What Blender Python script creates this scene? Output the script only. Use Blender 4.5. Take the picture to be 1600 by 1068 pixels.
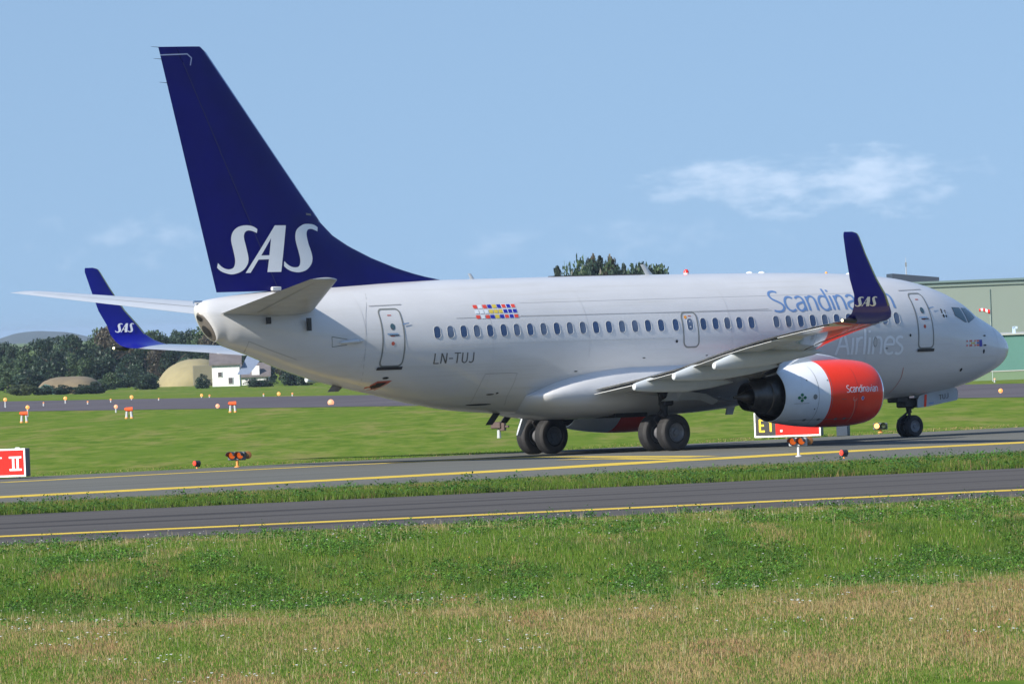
import bpy, math, random
import numpy as np
from mathutils import Vector, Matrix
random.seed(7); rng = np.random.default_rng(11)
S = bpy.context.scene
for o in list(bpy.data.objects): bpy.data.objects.remove(o)
COL = S.collection

# ------------------------------------------------------------------ camera, sky, sun, exposure
CAM = np.array([-225.3925, -245.4583, 4.2096])
YAW, PIT, ROLL, FPX = math.radians(50.086), math.radians(-.13023), math.radians(-2.27167), 16553.6   # FPX: focal length for a 1600 px wide frame
_f = np.array([math.cos(PIT)*math.cos(YAW), math.cos(PIT)*math.sin(YAW), math.sin(PIT)])
_r0 = np.array([math.sin(YAW), -math.cos(YAW), 0]); _u0 = np.cross(_r0, _f)
_r = math.cos(ROLL)*_r0 + math.sin(ROLL)*_u0; _u = -math.sin(ROLL)*_r0 + math.cos(ROLL)*_u0
cd = bpy.data.cameras.new('camera'); cam = bpy.data.objects.new('camera', cd); COL.objects.link(cam)
cd.sensor_width = 36; cd.lens = 36*FPX/1600; cd.clip_start = 1; cd.clip_end = 60000
cam.matrix_world = Matrix(((_r[0], _u[0], -_f[0], CAM[0]), (_r[1], _u[1], -_f[1], CAM[1]), (_r[2], _u[2], -_f[2], CAM[2]), (0, 0, 0, 1)))
S.camera = cam

SUN_EL = math.radians(30.5); LYAW = math.radians(1)            # light travels along +X, a touch to port
W = bpy.data.worlds.new('World'); S.world = W; W.use_nodes = True
nt = W.node_tree; bg = nt.nodes['Background']
sky = nt.nodes.new('ShaderNodeTexSky'); sky.sky_type = 'NISHITA'; sky.sun_disc = False
sky.sun_elevation = SUN_EL; sky.sun_rotation = math.radians(90) - (LYAW + math.pi)
sky.air_density = 1.0; sky.dust_density = 0.3; sky.ozone_density = 2.5; sky.altitude = 0
SKY_STRENGTH = 0.12
bg.inputs['Strength'].default_value = SKY_STRENGTH

sl = bpy.data.lights.new('sun', 'SUN'); sl.energy = 4.4; sl.angle = math.radians(.53); sl.color = (1, .93, .82)
so = bpy.data.objects.new('sun', sl); COL.objects.link(so)
ldir = Vector((math.cos(SUN_EL)*math.cos(LYAW), math.cos(SUN_EL)*math.sin(LYAW), -math.sin(SUN_EL)))
so.rotation_euler = ldir.to_track_quat('-Z', 'Y').to_euler()
S.view_settings.view_transform = 'Standard'; S.view_settings.look = 'None'; S.view_settings.exposure = 0.80; S.view_settings.gamma = 1
S.render.engine = 'CYCLES'
S.cycles.max_bounces = 6; S.cycles.volume_bounces = 0

# sky: the physical sky looked up a little above the line of sight so the low band keeps the clear blue, with thin cloud
def N(t, loc=None, **kw):
    n = nt.nodes.new(t)
    for k, v in kw.items(): setattr(n, k, v)
    return n
def LK(a, b): nt.links.new(a, b)
tc = N('ShaderNodeTexCoord')
sep = N('ShaderNodeSeparateXYZ'); LK(tc.outputs['Generated'], sep.inputs[0])
zz = N('ShaderNodeMath', operation='MAXIMUM'); LK(sep.outputs['Z'], zz.inputs[0]); zz.inputs[1].default_value = 0.0
za = N('ShaderNodeMath', operation='MULTIPLY_ADD'); LK(zz.outputs[0], za.inputs[0]); za.inputs[1].default_value = 1.0; za.inputs[2].default_value = 0.20
cmb = N('ShaderNodeCombineXYZ'); LK(sep.outputs['X'], cmb.inputs['X']); LK(sep.outputs['Y'], cmb.inputs['Y']); LK(za.outputs[0], cmb.inputs['Z'])
nrm = N('ShaderNodeVectorMath', operation='NORMALIZE'); LK(cmb.outputs[0], nrm.inputs[0]); LK(nrm.outputs[0], sky.inputs['Vector'])
# cloud direction coordinates: azimuth offset and elevation
def dotc(vec):
    d = N('ShaderNodeVectorMath', operation='DOT_PRODUCT'); LK(tc.outputs['Generated'], d.inputs[0]); d.inputs[1].default_value = vec; return d.outputs['Value']
az = dotc((math.sin(YAW), -math.cos(YAW), 0)); el = sep.outputs['Z']
def cloud(az0, el0, wa, we, lo, hi, amt, sc=(90, 260), seed=0.0):
    def m(op, a, b=None, c=None):
        n = N('ShaderNodeMath', operation=op)
        for i, v in enumerate((a, b, c)):
            if v is None: continue
            if isinstance(v, (int, float)): n.inputs[i].default_value = v
            else: LK(v, n.inputs[i])
        return n.outputs[0]
    da = m('DIVIDE', m('SUBTRACT', az, az0), wa); de = m('DIVIDE', m('SUBTRACT', el, el0), we)
    r2 = m('ADD', m('MULTIPLY', da, da), m('MULTIPLY', de, de))
    c = N('ShaderNodeCombineXYZ'); LK(m('MULTIPLY', az, sc[0]), c.inputs[0]); LK(m('MULTIPLY', el, sc[1]), c.inputs[1]); c.inputs[2].default_value = seed
    nz = N('ShaderNodeTexNoise'); LK(c.outputs[0], nz.inputs['Vector']); nz.inputs['Scale'].default_value = 1; nz.inputs['Detail'].default_value = 6; nz.inputs['Roughness'].default_value = .55
    v = m('SUBTRACT', nz.outputs['Fac'], m('MULTIPLY', r2, .22))
    mr = N('ShaderNodeMapRange', interpolation_type='SMOOTHSTEP'); LK(v, mr.inputs['Value'])
    mr.inputs['From Min'].default_value = lo; mr.inputs['From Max'].default_value = hi; mr.inputs['To Max'].default_value = amt
    return mr.outputs[0]
cl1 = cloud(.0290, .0116, .016, .0030, .22, .66, .24, (190, 480), 6.3)
cl2 = cloud(-.033, .0090, .012, .0035, .33, .75, .11, (260, 420), 8.4)
cl3 = cloud(.006, .0070, .022, .0025, .36, .8, .08, (240, 500), 5.7)
last = sky.outputs['Color']
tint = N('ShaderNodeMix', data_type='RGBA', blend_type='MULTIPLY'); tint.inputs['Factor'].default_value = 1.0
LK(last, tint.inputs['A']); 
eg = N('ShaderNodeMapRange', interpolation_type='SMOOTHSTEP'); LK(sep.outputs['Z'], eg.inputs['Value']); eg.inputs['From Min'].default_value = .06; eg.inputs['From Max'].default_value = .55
tm = N('ShaderNodeMix', data_type='RGBA'); LK(eg.outputs[0], tm.inputs['Factor']); tm.inputs['A'].default_value = (.71, .69, .68, 1); tm.inputs['B'].default_value = (1.25, 1.22, 1.18, 1); LK(tm.outputs['Result'], tint.inputs['B']); last = tint.outputs['Result']  # sky above the view brightened for added fill light, low band dimmed
for c in (cl1, cl2, cl3):
    mx = N('ShaderNodeMix', data_type='RGBA'); LK(c, mx.inputs['Factor']); LK(last, mx.inputs['A'])
    mx.inputs['B'].default_value = (7.0, 7.2, 7.8, 1); last = mx.outputs['Result']
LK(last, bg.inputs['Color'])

# ------------------------------------------------------------------ measuring helpers (pixel of the 1600 px photo -> point of the place)
FXY = np.array([math.cos(YAW), math.sin(YAW)]); RXY = np.array([math.sin(YAW), -math.cos(YAW)])
def ray(x, y): return _f + (x-800)/FPX*_r - (y-534)/FPX*_u
def gnd(x, y, z=0.0):
    r = ray(x, y); return CAM + (z-CAM[2])/r[2]*r
def at(x, y, D): return CAM + ray(x, y)*D
def depth(x, y): return (x-CAM[0])*FXY[0] + (y-CAM[1])*FXY[1]
_ra, _rb = gnd(0, 627)[:2], gnd(1600, 599)[:2]; _rd = (_rb-_ra)/np.linalg.norm(_rb-_ra); _rn = np.array([-_rd[1], _rd[0]]); _rn = _rn if _rn@FXY > 0 else -_rn
def far_z(x, y):
    """the land falls away gently beyond the runway, more so to the right"""
    x = np.asarray(x, float); y = np.asarray(y, float); D = np.maximum(depth(x, y), 100.); t = ((x-CAM[0])*RXY[0]+(y-CAM[1])*RXY[1])/D
    den = np.maximum(_rn@FXY+t*(_rn@RXY), .05); qq = D-np.clip(((_ra-CAM[:2])@_rn)/den, 380, 1500)-8; sl_ = np.interp(t, [-.05, .05], [.0052, .0077]); qq = np.clip(qq, 0, 900)
    return -sl_*(qq-225*np.clip((qq-450)/450, 0, 1)**2)
# grass bank and ditch in front of the near taxiway; measured from its edge line
EA = np.array([-95.76, -74.08]); EB = np.array([-73.5, -80.54]); ED = (EB-EA)/np.linalg.norm(EB-EA); EN = np.array([ED[1], -ED[0]])
def edge_dist(x, y): return (x-EA[0])*EN[0] + (y-EA[1])*EN[1]
def sstep(a, b, v):
    t = np.clip((v-a)/(b-a), 0, 1); return t*t*(3-2*t)
def noise2(x, y, seed=0):
    r = np.random.default_rng(seed); T = r.random((257, 257)); T[256] = T[0]; T[:, 256] = T[:, 0]
    xi = np.floor(x).astype(int); yi = np.floor(y).astype(int); fx = x-xi; fy = y-yi; fx = fx*fx*(3-2*fx); fy = fy*fy*(3-2*fy)
    xi &= 255; yi &= 255
    return (T[xi, yi]*(1-fx)+T[xi+1, yi]*fx)*(1-fy)+(T[xi, yi+1]*(1-fx)+T[xi+1, yi+1]*fx)*fy
def fbm(x, y, seed=0, o=4):
    v = 0; a = .5; t = 0
    for i in range(o): v = v+a*noise2(x*2**i+i*7.3, y*2**i+i*3.1, seed+i); t += a; a *= .5
    return v/t
def ground_z(x, y):
    x = np.asarray(x, float); y = np.asarray(y, float)
    D = depth(x, y); e = edge_dist(x, y)
    z = far_z(x, y)
    near = (e > 0) & (e < 200)
    wob = 3*(fbm(x/14+50, y/14+50, 4, 2)-.5)*2
    ee = e+wob
    bank = .16*sstep(2, 16, e)*(1-sstep(27, 38, ee)) - .30*sstep(28, 40, ee)*(1-sstep(43, 64, ee))
    bump = .07*(fbm(x/2.5+90, y/2.5+90, 9, 3)-.5)*sstep(1, 8, e)
    return z+np.where(near, bank+bump, 0)

# ------------------------------------------------------------------ object helpers
def tag(o, label=None, cat=None, group=None, kind=None):
    if label: o['label'] = label
    if cat: o['category'] = cat
    if group: o['group'] = group
    if kind: o['kind'] = kind
    return o
def thing(name, label, cat, loc=(0, 0, 0), rotz=0, group=None):
    o = bpy.data.objects.new(name, None); COL.objects.link(o); o.location = loc; o.rotation_euler = (0, 0, rotz); o.empty_display_size = .2
    return tag(o, label, cat, group)
def mesh(name, V, F, mat, parent=None, smooth=True, ang=35, fmat=None):
    me = bpy.data.meshes.new(name); me.from_pydata([tuple(map(float, v)) for v in V], [], [tuple(int(i) for i in f) for f in F])
    for m in (mat if isinstance(mat, (list, tuple)) else [mat]): me.materials.append(m)
    if fmat is not None: me.polygons.foreach_set('material_index', fmat)
    if smooth:
        me.polygons.foreach_set('use_smooth', [True]*len(me.polygons)); me.set_sharp_from_angle(angle=math.radians(ang))
    me.update()
    o = bpy.data.objects.new(name, me); COL.objects.link(o)
    if parent: o.parent = parent
    return o
def loft(rings, closed=True, cap0=True, cap1=True):
    n = len(rings[0]); V = [p for r in rings for p in r]; F = []
    for i in range(len(rings)-1):
        for j in range(n if closed else n-1):
            k = (j+1) % n; F.append((i*n+j, i*n+k, (i+1)*n+k, (i+1)*n+j))
    if cap0: F.append(tuple(range(n-1, -1, -1)))
    if cap1: F.append(tuple(range((len(rings)-1)*n, len(rings)*n)))
    return V, F
class MB:
    def __init__(s): s.V = []; s.F = []; s.M = []
    def add(s, V, F, m=0):
        b = len(s.V); s.V += [tuple(v) for v in V]; s.F += [tuple(i+b for i in f) for f in F]; s.M += [m]*len(F); return s
    def box(s, c, d, rz=0, m=0, bev=0):
        cx, cy, cz = c; hx, hy, hz = d[0]/2, d[1]/2, d[2]/2; ca, sa = math.cos(rz), math.sin(rz); V = []
        if bev:
            rings = []
            for z, ins in ((-hz, bev), (-hz+bev, 0), (hz-bev, 0), (hz, bev)):
                a, b = hx-ins, hy-ins; e = bev
                pts = [(-a+e, -b), (a-e, -b), (a, -b+e), (a, b-e), (a-e, b), (-a+e, b), (-a, b-e), (-a, -b+e)]
                rings.append([(cx+x*ca-y*sa, cy+x*sa+y*ca, cz+z) for x, y in pts])
            return s.add(*loft(rings), m)
        for z in (-hz, hz):
            for x, y in ((-hx, -hy), (hx, -hy), (hx, hy), (-hx, hy)): V.append((cx+x*ca-y*sa, cy+x*sa+y*ca, cz+z))
        return s.add(V, [(3, 2, 1, 0), (4, 5, 6, 7), (0, 1, 5, 4), (1, 2, 6, 5), (2, 3, 7, 6), (3, 0, 4, 7)], m)
    def tube(s, p0, p1, r0, r1=None, n=14, m=0):
        r1 = r0 if r1 is None else r1; p0 = Vector(p0); p1 = Vector(p1); d = (p1-p0).normalized()
        a = d.orthogonal().normalized(); b = d.cross(a)
        rings = [[p+(a*math.cos(2*math.pi*i/n)+b*math.sin(2*math.pi*i/n))*r for i in range(n)] for p, r in ((p0, r0), (p1, r1))]
        return s.add(*loft(rings), m)
    def lathe(s, c, axis, prof, n=40, m=0, cap=False):
        c = Vector(c); d = Vector(axis).normalized(); a = d.orthogonal().normalized(); b = d.cross(a)
        rings = [[c+d*t+(a*math.cos(2*math.pi*i/n)+b*math.sin(2*math.pi*i/n))*max(r, 1e-4) for i in range(n)] for t, r in prof]
        return s.add(*loft(rings, cap0=cap, cap1=cap), m)
    def build(s, name, mat, parent=None, smooth=True, ang=35): return mesh(name, s.V, s.F, mat, parent, smooth, ang, s.M)

# ------------------------------------------------------------------ materials
def mat(name, col, rough=.5, metal=0, var=0, vscale=3, coat=0, spec=.5, bump=0, bscale=20, emit=None, estr=1, stretch=(1, 1, 1), coords='Object'):
    m = bpy.data.materials.new(name); m.use_nodes = True; t = m.node_tree; p = t.nodes['Principled BSDF']
    p.inputs['Base Color'].default_value = (*col, 1); p.inputs['Roughness'].default_value = rough; p.inputs['Metallic'].default_value = metal
    p.inputs['Coat Weight'].default_value = coat; p.inputs['Coat Roughness'].default_value = .06; p.inputs['Specular IOR Level'].default_value = spec
    if emit: p.inputs['Emission Color'].default_value = (*emit, 1); p.inputs['Emission Strength'].default_value = estr
    if var or bump:
        c = t.nodes.new('ShaderNodeTexCoord'); mp = t.nodes.new('ShaderNodeMapping'); mp.inputs['Scale'].default_value = stretch
        t.links.new(c.outputs[coords], mp.inputs['Vector'])
    if var:
        nz = t.nodes.new('ShaderNodeTexNoise'); nz.inputs['Scale'].default_value = vscale; nz.inputs['Detail'].default_value = 8; nz.inputs['Roughness'].default_value = .6
        t.links.new(mp.outputs[0], nz.inputs['Vector'])
        r = t.nodes.new('ShaderNodeValToRGB'); r.color_ramp.elements[0].position = .3; r.color_ramp.elements[1].position = .72
        r.color_ramp.elements[0].color = (*[c_*(1-var) for c_ in col], 1); r.color_ramp.elements[1].color = (*[min(1, c_*(1+var)) for c_ in col], 1)
        t.links.new(nz.outputs['Fac'], r.inputs['Fac']); t.links.new(r.outputs['Color'], p.inputs['Base Color'])
    if bump:
        n2 = t.nodes.new('ShaderNodeTexNoise'); n2.inputs['Scale'].default_value = bscale; n2.inputs['Detail'].default_value = 4
        t.links.new(mp.outputs[0], n2.inputs['Vector']); b = t.nodes.new('ShaderNodeBump'); b.inputs['Strength'].default_value = bump; b.inputs['Distance'].default_value = .02
        t.links.new(n2.outputs['Fac'], b.inputs['Height']); t.links.new(b.outputs['Normal'], p.inputs['Normal'])
    return m
M = {}
M['blue'] = mat('tail_blue_paint', (.0025, .0025, .12), .4, var=.15, vscale=.9, coat=.05, spec=.2)
M['wl_blue'] = mat('sunlit_wingtip_blue', (.004, .005, .22), .32, var=.08, vscale=.9, coat=.2, spec=.3)  # tail blue made brighter for the wingtips, sunlight put into the colour
M['letter_white'] = mat('white_lettering', (.78, .80, .82), .4, var=.03, vscale=2)
M['letter_blue'] = mat('pale_blue_lettering', (.13, .245, .48), .4)
M['reg_grey'] = mat('dark_grey_lettering', (.10, .10, .095), .5)
M['outline'] = mat('grey_door_outline', (.19, .20, .19), .4)
M['line'] = mat('panel_seam', (.34, .34, .34), .5)
M['seam_soft'] = mat('soft_skin_seam', (.53, .53, .53), .5)
M['dark'] = mat('dark_recess', (.012, .012, .012), .7)
M['wing_grey'] = mat('wing_grey_paint', (.48, .485, .48), .14, var=.10, vscale=1.5, coat=.8, stretch=(.6, 1, 1))
M['wing_white'] = mat('pale_grey_paint', (.55, .57, .58), .3, var=.06, vscale=1.5, coat=.4)
M['fair_white'] = mat('fairing_paint', (.50, .54, .56), .4, var=.06, vscale=2, coat=.2)
M['metal'] = mat('bare_metal', (.62, .62, .63), .14, metal=1, var=.06, vscale=3)
M['lip_metal'] = mat('inlet_lip_metal', (.75, .76, .78), .2, metal=1)
M['olive_metal'] = mat('metal_edge_olive_reflection', (.42, .40, .20), .28, metal=.8, var=.1)  # bare metal edge with its olive reflection put into the colour
M['hot_metal'] = mat('exhaust_metal', (.10, .092, .085), .38, metal=.9, var=.35, vscale=5)
M['apu_metal'] = mat('tail_cone_metal', (.21, .19, .17), .5, metal=.4, var=.2, vscale=5)
M['red'] = mat('red_orange_paint', (.82, .034, .004), .28, var=.05, vscale=1.5, coat=.25, spec=.3)
M['cowl_white'] = mat('white_cowl_paint', (.74, .77, .80), .25, var=.05, vscale=2, coat=.5)
M['tyre'] = mat('tyre_rubber', (.022, .022, .024), .75, var=.3, vscale=8, bump=.3, bscale=60)
M['rim'] = mat('wheel_rim_grey', (.16, .165, .18), .45, metal=.3, var=.2, vscale=10)
M['gear'] = mat('gear_strut_grey', (.10, .105, .11), .5, var=.3, vscale=8)
M['gear_dark'] = mat('gear_dark_parts', (.025, .025, .027), .6, var=.3, vscale=10)
M['gear_white'] = mat('gear_door_paint', (.36, .40, .44), .4, var=.08, vscale=3, coat=.2)
M['green'] = mat('green_emblem', (.01, .16, .07), .5)
M['f_red'] = mat('flag_red', (.75, .07, .04), .4); M['f_blue'] = mat('flag_blue', (.02, .025, .35), .4); M['f_yel'] = mat('flag_yellow', (.68, .52, .06), .4); M['f_white'] = mat('flag_white', (.72, .77, .80), .4)
M['orange'] = mat('orange_paint', (.85, .33, .04), .5)
M['red_mark'] = mat('small_red_marking', (.45, .08, .05), .5)
M['nav_red'] = mat('beacon_red', (.7, .03, .02), .3)
M['lamp_on'] = mat('lit_tail_lamp', (1, .9, .6), .4, emit=(1, .82, .45), estr=1.6)

def fuselage_material():
    m = bpy.data.materials.new('fuselage_paint'); m.use_nodes = True; t = m.node_tree; p = t.nodes['Principled BSDF']
    c = t.nodes.new('ShaderNodeTexCoord')
    def nz(scale, sc, det=6):
        mp = t.nodes.new('ShaderNodeMapping'); mp.inputs['Scale'].default_value = scale; t.links.new(c.outputs['Object'], mp.inputs['Vector'])
        n = t.nodes.new('ShaderNodeTexNoise'); n.inputs['Scale'].default_value = sc; n.inputs['Detail'].default_value = det; n.inputs['Roughness'].default_value = .6
        t.links.new(mp.outputs[0], n.inputs['Vector']); return n.outputs['Fac']
    r = t.nodes.new('ShaderNodeValToRGB'); r.color_ramp.elements[0].position = .25; r.color_ramp.elements[1].position = .75
    r.color_ramp.elements[0].color = (.56, .565, .57, 1); r.color_ramp.elements[1].color = (.62, .625, .635, 1)
    t.links.new(nz((.5, .5, 1.6), 1.3), r.inputs['Fac'])
    # dirt streaks that run back along the skin
    r2 = t.nodes.new('ShaderNodeValToRGB'); r2.color_ramp.elements[0].position = .55; r2.color_ramp.elements[1].position = .8
    r2.color_ramp.elements[0].color = (1, 1, 1, 1); r2.color_ramp.elements[1].color = (.90, .89, .85, 1)
    t.links.new(nz((.12, 1, 5), 1.5), r2.inputs['Fac'])
    mx = t.nodes.new('ShaderNodeMix'); mx.data_type = 'RGBA'; mx.blend_type = 'MULTIPLY'; mx.inputs['Factor'].default_value = 1
    t.links.new(r.outputs['Color'], mx.inputs['A']); t.links.new(r2.outputs['Color'], mx.inputs['B']); t.links.new(mx.outputs['Result'], p.inputs['Base Color'])
    p.inputs['Roughness'].default_value = .38; p.inputs['Coat Weight'].default_value = .55; p.inputs['Coat Roughness'].default_value = .12
    # faint skin waviness, strongest in its reflections
    b = t.nodes.new('ShaderNodeBump'); b.inputs['Strength'].default_value = .35; b.inputs['Distance'].default_value = .012
    t.links.new(nz((1, 1, 1), .9, 2), b.inputs['Height']); t.links.new(b.outputs['Normal'], p.inputs['Coat Normal'])
    return m
M['fus'] = fuselage_material()
def glass_mat(name, c0, c1, z0, z1):
    m = mat(name, c0, .08, coat=.3); return m
M['window'] = mat('cabin_window_glass', (.035, .07, .16), .06, var=.25, vscale=1.2, spec=.7)
M['window2'] = mat('cabin_window_with_blind', (.10, .14, .22), .12, var=.3, vscale=1.5)
M['wframe'] = mat('cabin_window_frame', (.40, .42, .43), .3)
M['cockpit'] = mat('cockpit_glass', (.05, .10, .12), .04, spec=.8)

# ------------------------------------------------------------------ the airliner
BODY_PITCH = 0.0069805; PIV = 16.61
plane = thing('airliner', 'silver white passenger jet with dark blue tail fin and red engine cowls', 'airliner', (-PIV, 0, 0))
plane.rotation_euler = (0, BODY_PITCH, 0)
def L(s, y, z): return (PIV-s, -y, z)            # station behind the nose, starboard offset, height -> local
def w2b(p):
    x = p[0]+PIV; z = p[2]; lx = x-BODY_PITCH*z; lz = z+BODY_PITCH*x
    return np.array([PIV-lx, -p[1], lz])
ST = np.array([ # s, top, bottom, zc, halfwidth
 (-.11, 2.76, 2.74, 2.75, .01), (-.09, 2.86, 2.63, 2.745, .10), (-.04, 2.97, 2.52, 2.74, .20), (.05, 3.07, 2.42, 2.735, .32), (.2, 3.20, 2.30, 2.73, .46), (.45, 3.37, 2.15, 2.74, .64), (.8, 3.56, 2.00, 2.76, .83), (1.2, 3.74, 1.86, 2.80, 1.01),
 (1.7, 3.98, 1.70, 2.86, 1.20), (2.1, 4.26, 1.61, 2.92, 1.33), (2.5, 4.46, 1.53, 2.98, 1.44), (3.0, 4.66, 1.46, 3.05, 1.55), (3.8, 4.89, 1.38, 3.16, 1.69), (4.8, 5.07, 1.32, 3.27, 1.79),
 (6, 5.19, 1.30, 3.36, 1.86), (7.5, 5.27, 1.30, 3.40, 1.88), (10, 5.33, 1.30, 3.42, 1.88), (14, 5.37, 1.30, 3.43, 1.88), (18, 5.39, 1.30, 3.43, 1.88), (20, 5.39, 1.30, 3.43, 1.88),
 (21.5, 5.39, 1.37, 3.45, 1.87), (22.7, 5.39, 1.48, 3.47, 1.84), (24, 5.37, 1.70, 3.52, 1.77), (25.1, 5.35, 1.93, 3.58, 1.68), (26.4, 5.31, 2.20, 3.68, 1.54), (27.6, 5.27, 2.47, 3.80, 1.38), (29, 5.22, 2.88, 3.97, 1.14),
 (30, 5.16, 3.24, 4.11, .93), (31, 5.08, 3.55, 4.24, .68), (31.6, 5.0, 3.72, 4.30, .52), (31.85, 4.93, 3.74, 4.28, .45), (32.0, 4.85, 3.74, 4.25, .39), (32.07, 4.76, 3.74, 4.22, .34), (32.1, 4.62, 3.76, 4.16, .27)])
def pchip(x, y, xi):
    h = np.diff(x); d = np.diff(y)/h; m = np.zeros_like(y)
    for i in range(1, len(x)-1):
        if d[i-1]*d[i] > 0: w1 = 2*h[i]+h[i-1]; w2 = h[i]+2*h[i-1]; m[i] = (w1+w2)/(w1/d[i-1]+w2/d[i])
    m[0] = d[0]; m[-1] = d[-1]
    xi = np.clip(xi, x[0], x[-1]); k = np.clip(np.searchsorted(x, xi, side='right')-1, 0, len(x)-2); t = (xi-x[k])/h[k]
    return (2*t**3-3*t**2+1)*y[k]+(t**3-2*t**2+t)*h[k]*m[k]+(-2*t**3+3*t**2)*y[k+1]+(t**3-t**2)*h[k]*m[k+1]
def fsec(s): return [float(pchip(ST[:, 0], ST[:, i], np.array(float(s)))) for i in (1, 2, 3, 4)]
def fus_y(s, z):
    top, bot, zc, hw = fsec(s); q = (z-zc)/(top-zc) if z > zc else (zc-z)/(zc-bot)
    return hw*math.sqrt(max(0, 1-q*q))
def fus_hit(px, py):
    """where the line of sight through a photo pixel meets the starboard skin -> (s, z)"""
    r = ray(px, py); t0 = (-2.2-CAM[1])/r[1]; prev = None
    for k in range(260):
        t = t0+k*.02; b = w2b(CAM+t*r)
        if b[0] < ST[0, 0] or b[0] > 32.1: continue
        top, bot, zc, hw = fsec(b[0])
        if bot < b[2] < top and b[1] <= fus_y(b[0], b[2]): return b[0], b[2]
    b = w2b(CAM+((-1.2-CAM[1])/r[1])*r); return b[0], b[2]
NS = 96
ss = sorted(set(np.round(np.concatenate([ST[:, 0], np.linspace(-.11, 1.2, 16), np.arange(1.2, 6, .2), np.arange(6, 20, .7), np.arange(20, 31.4, .3), np.arange(31.4, 32.1, .07)]), 4)))
rings = []
for s in ss:
    top, bot, zc, hw = fsec(s); R_ = []
    for j in range(NS):
        a = 2*math.pi*j/NS; y = hw*math.cos(a); z = zc+(math.sin(a)*(top-zc) if math.sin(a) > 0 else math.sin(a)*(zc-bot))
        sh = 0
        if s > 31.2: sh = -(s-31.2)/.9*(4.62-z)*.66          # the tail end slants forward towards its bottom
        R_.append(L(s+sh, y, z))
    rings.append(R_)
V, F_ = loft(rings, cap0=True, cap1=False)
fus = mesh('fuselage', V, F_, M['fus'], plane)
# tail end: dark metal cap with two openings
endr = rings[-1]; c = np.mean(np.array(endr), 0)
capr = [[tuple(c+(np.array(p)-c)*k+np.array((-b, 0, 0))) for p in endr] for k, b in ((1.0, 0), (.93, .03), (.6, .06), (.2, .07))]
# lower half of the last metre is bare metal
MBc = MB(); MBc.add(*loft(capr, cap0=False, cap1=True)); tail_cap = MBc.build('tail_exhaust_fairing', M['apu_metal'], plane)
def seam(s0):
    pass
mb = MB()
for (z_, ry, rz_) in ((4.45, .11, .09), (4.06, .15, .17)):
    ring = []
    for k, off in ((1, .085), (.85, .095), (.05, .098)):
        R_ = []
        for j in range(24):
            z = z_+math.sin(2*math.pi*j/24)*rz_*k; R_.append(L(32.1-(4.62-z)*.66+off, math.cos(2*math.pi*j/24)*ry*k, z))
        ring.append(R_)
    mb.add(*loft(ring, cap0=False, cap1=True))
mb.build('exhaust_opening', M['dark'], tail_cap)

# --- surface decals: polygons in (s, z) cut small and laid on the skin
def tri_split(T, mx):
    out = []; st = list(T)
    while st:
        a, b, c_ = st.pop()
        e = [(math.dist(a, b), 0), (math.dist(b, c_), 1), (math.dist(c_, a), 2)]; m_, i = max(e)
        if m_ <= mx: out.append((a, b, c_)); continue
        if i == 0: m2 = ((a[0]+b[0])/2, (a[1]+b[1])/2); st += [(a, m2, c_), (m2, b, c_)]
        elif i == 1: m2 = ((b[0]+c_[0])/2, (b[1]+c_[1])/2); st += [(a, b, m2), (a, m2, c_)]
        else: m2 = ((c_[0]+a[0])/2, (c_[1]+a[1])/2); st += [(a, b, m2), (m2, b, c_)]
    return out
from mathutils.geometry import tessellate_polygon
def poly_tris(P):
    t = tessellate_polygon([[Vector((p[0], p[1], 0)) for p in P]]); return [tuple(tuple(P[i]) for i in f) for f in t]
def strip_tris(A, B):
    T = []
    for i in range(len(A)-1): T += [(A[i], B[i], B[i+1]), (A[i], B[i+1], A[i+1])]
    return T
def on_fus(s, z, off=.008): return L(s, fus_y(s, z)+off, z)
def decal(name, tris, mt, parent, surf=on_fus, off=.008, mx=.12, flip=False):
    V = []; F = []; D = {}
    for T in tri_split(tris, mx):
        P3 = [];
        A = (T[1][0]-T[0][0])*(T[2][1]-T[0][1])-(T[1][1]-T[0][1])*(T[2][0]-T[0][0])
        if (A > 0) != flip: T = (T[0], T[2], T[1])
        idx = []
        for p in T:
            k = (round(p[0], 5), round(p[1], 5))
            if k not in D: D[k] = len(V); V.append(surf(p[0], p[1], off))
            idx.append(D[k])
        if len(set(idx)) == 3: F.append(idx)
    return mesh(name, V, F, mt, parent)
def smooth_path(P, n=6, closed=False):
    P = [np.array(p, float) for p in P]; out = []
    m_ = len(P)
    for i in range(m_ if closed else m_-1):
        p0 = P[(i-1) % m_] if (closed or i > 0) else P[0]; p1 = P[i]; p2 = P[(i+1) % m_]; p3 = P[(i+2) % m_] if (closed or i+2 < m_) else P[-1]
        for k in range(n):
            t = k/n; out.append(.5*((2*p1)+(-p0+p2)*t+(2*p0-5*p1+4*p2-p3)*t*t+(-p0+3*p1-3*p2+p3)*t**3))
    if not closed: out.append(P[-1])
    return out
def stroke_tris(P, w, closed=False, smooth=0):
    if smooth: P = smooth_path(P, smooth, closed)
    P = [np.array(p, float) for p in P]
    if closed: P = P+[P[0]]
    A = []; B = []
    for i in range(len(P)):
        if closed: d1 = P[i]-P[i-1] if i > 0 else P[0]-P[-2]; d2 = P[i+1]-P[i] if i < len(P)-1 else P[1]-P[0]
        else: d1 = P[i]-P[max(i-1, 0)]; d2 = P[min(i+1, len(P)-1)]-P[i]
        if np.linalg.norm(d1) == 0: d1 = d2
        if np.linalg.norm(d2) == 0: d2 = d1
        d1 = d1/np.linalg.norm(d1); d2 = d2/np.linalg.norm(d2); n_ = np.array([-(d1+d2)[1], (d1+d2)[0]]); n_ = n_/max(np.linalg.norm(n_), 1e-9)
        k = 1/max(.6, float(n_@np.array([-d1[1], d1[0]])))
        A.append(tuple(P[i]+n_*w/2*k)); B.append(tuple(P[i]-n_*w/2*k))
    return strip_tris(A, B)
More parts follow.
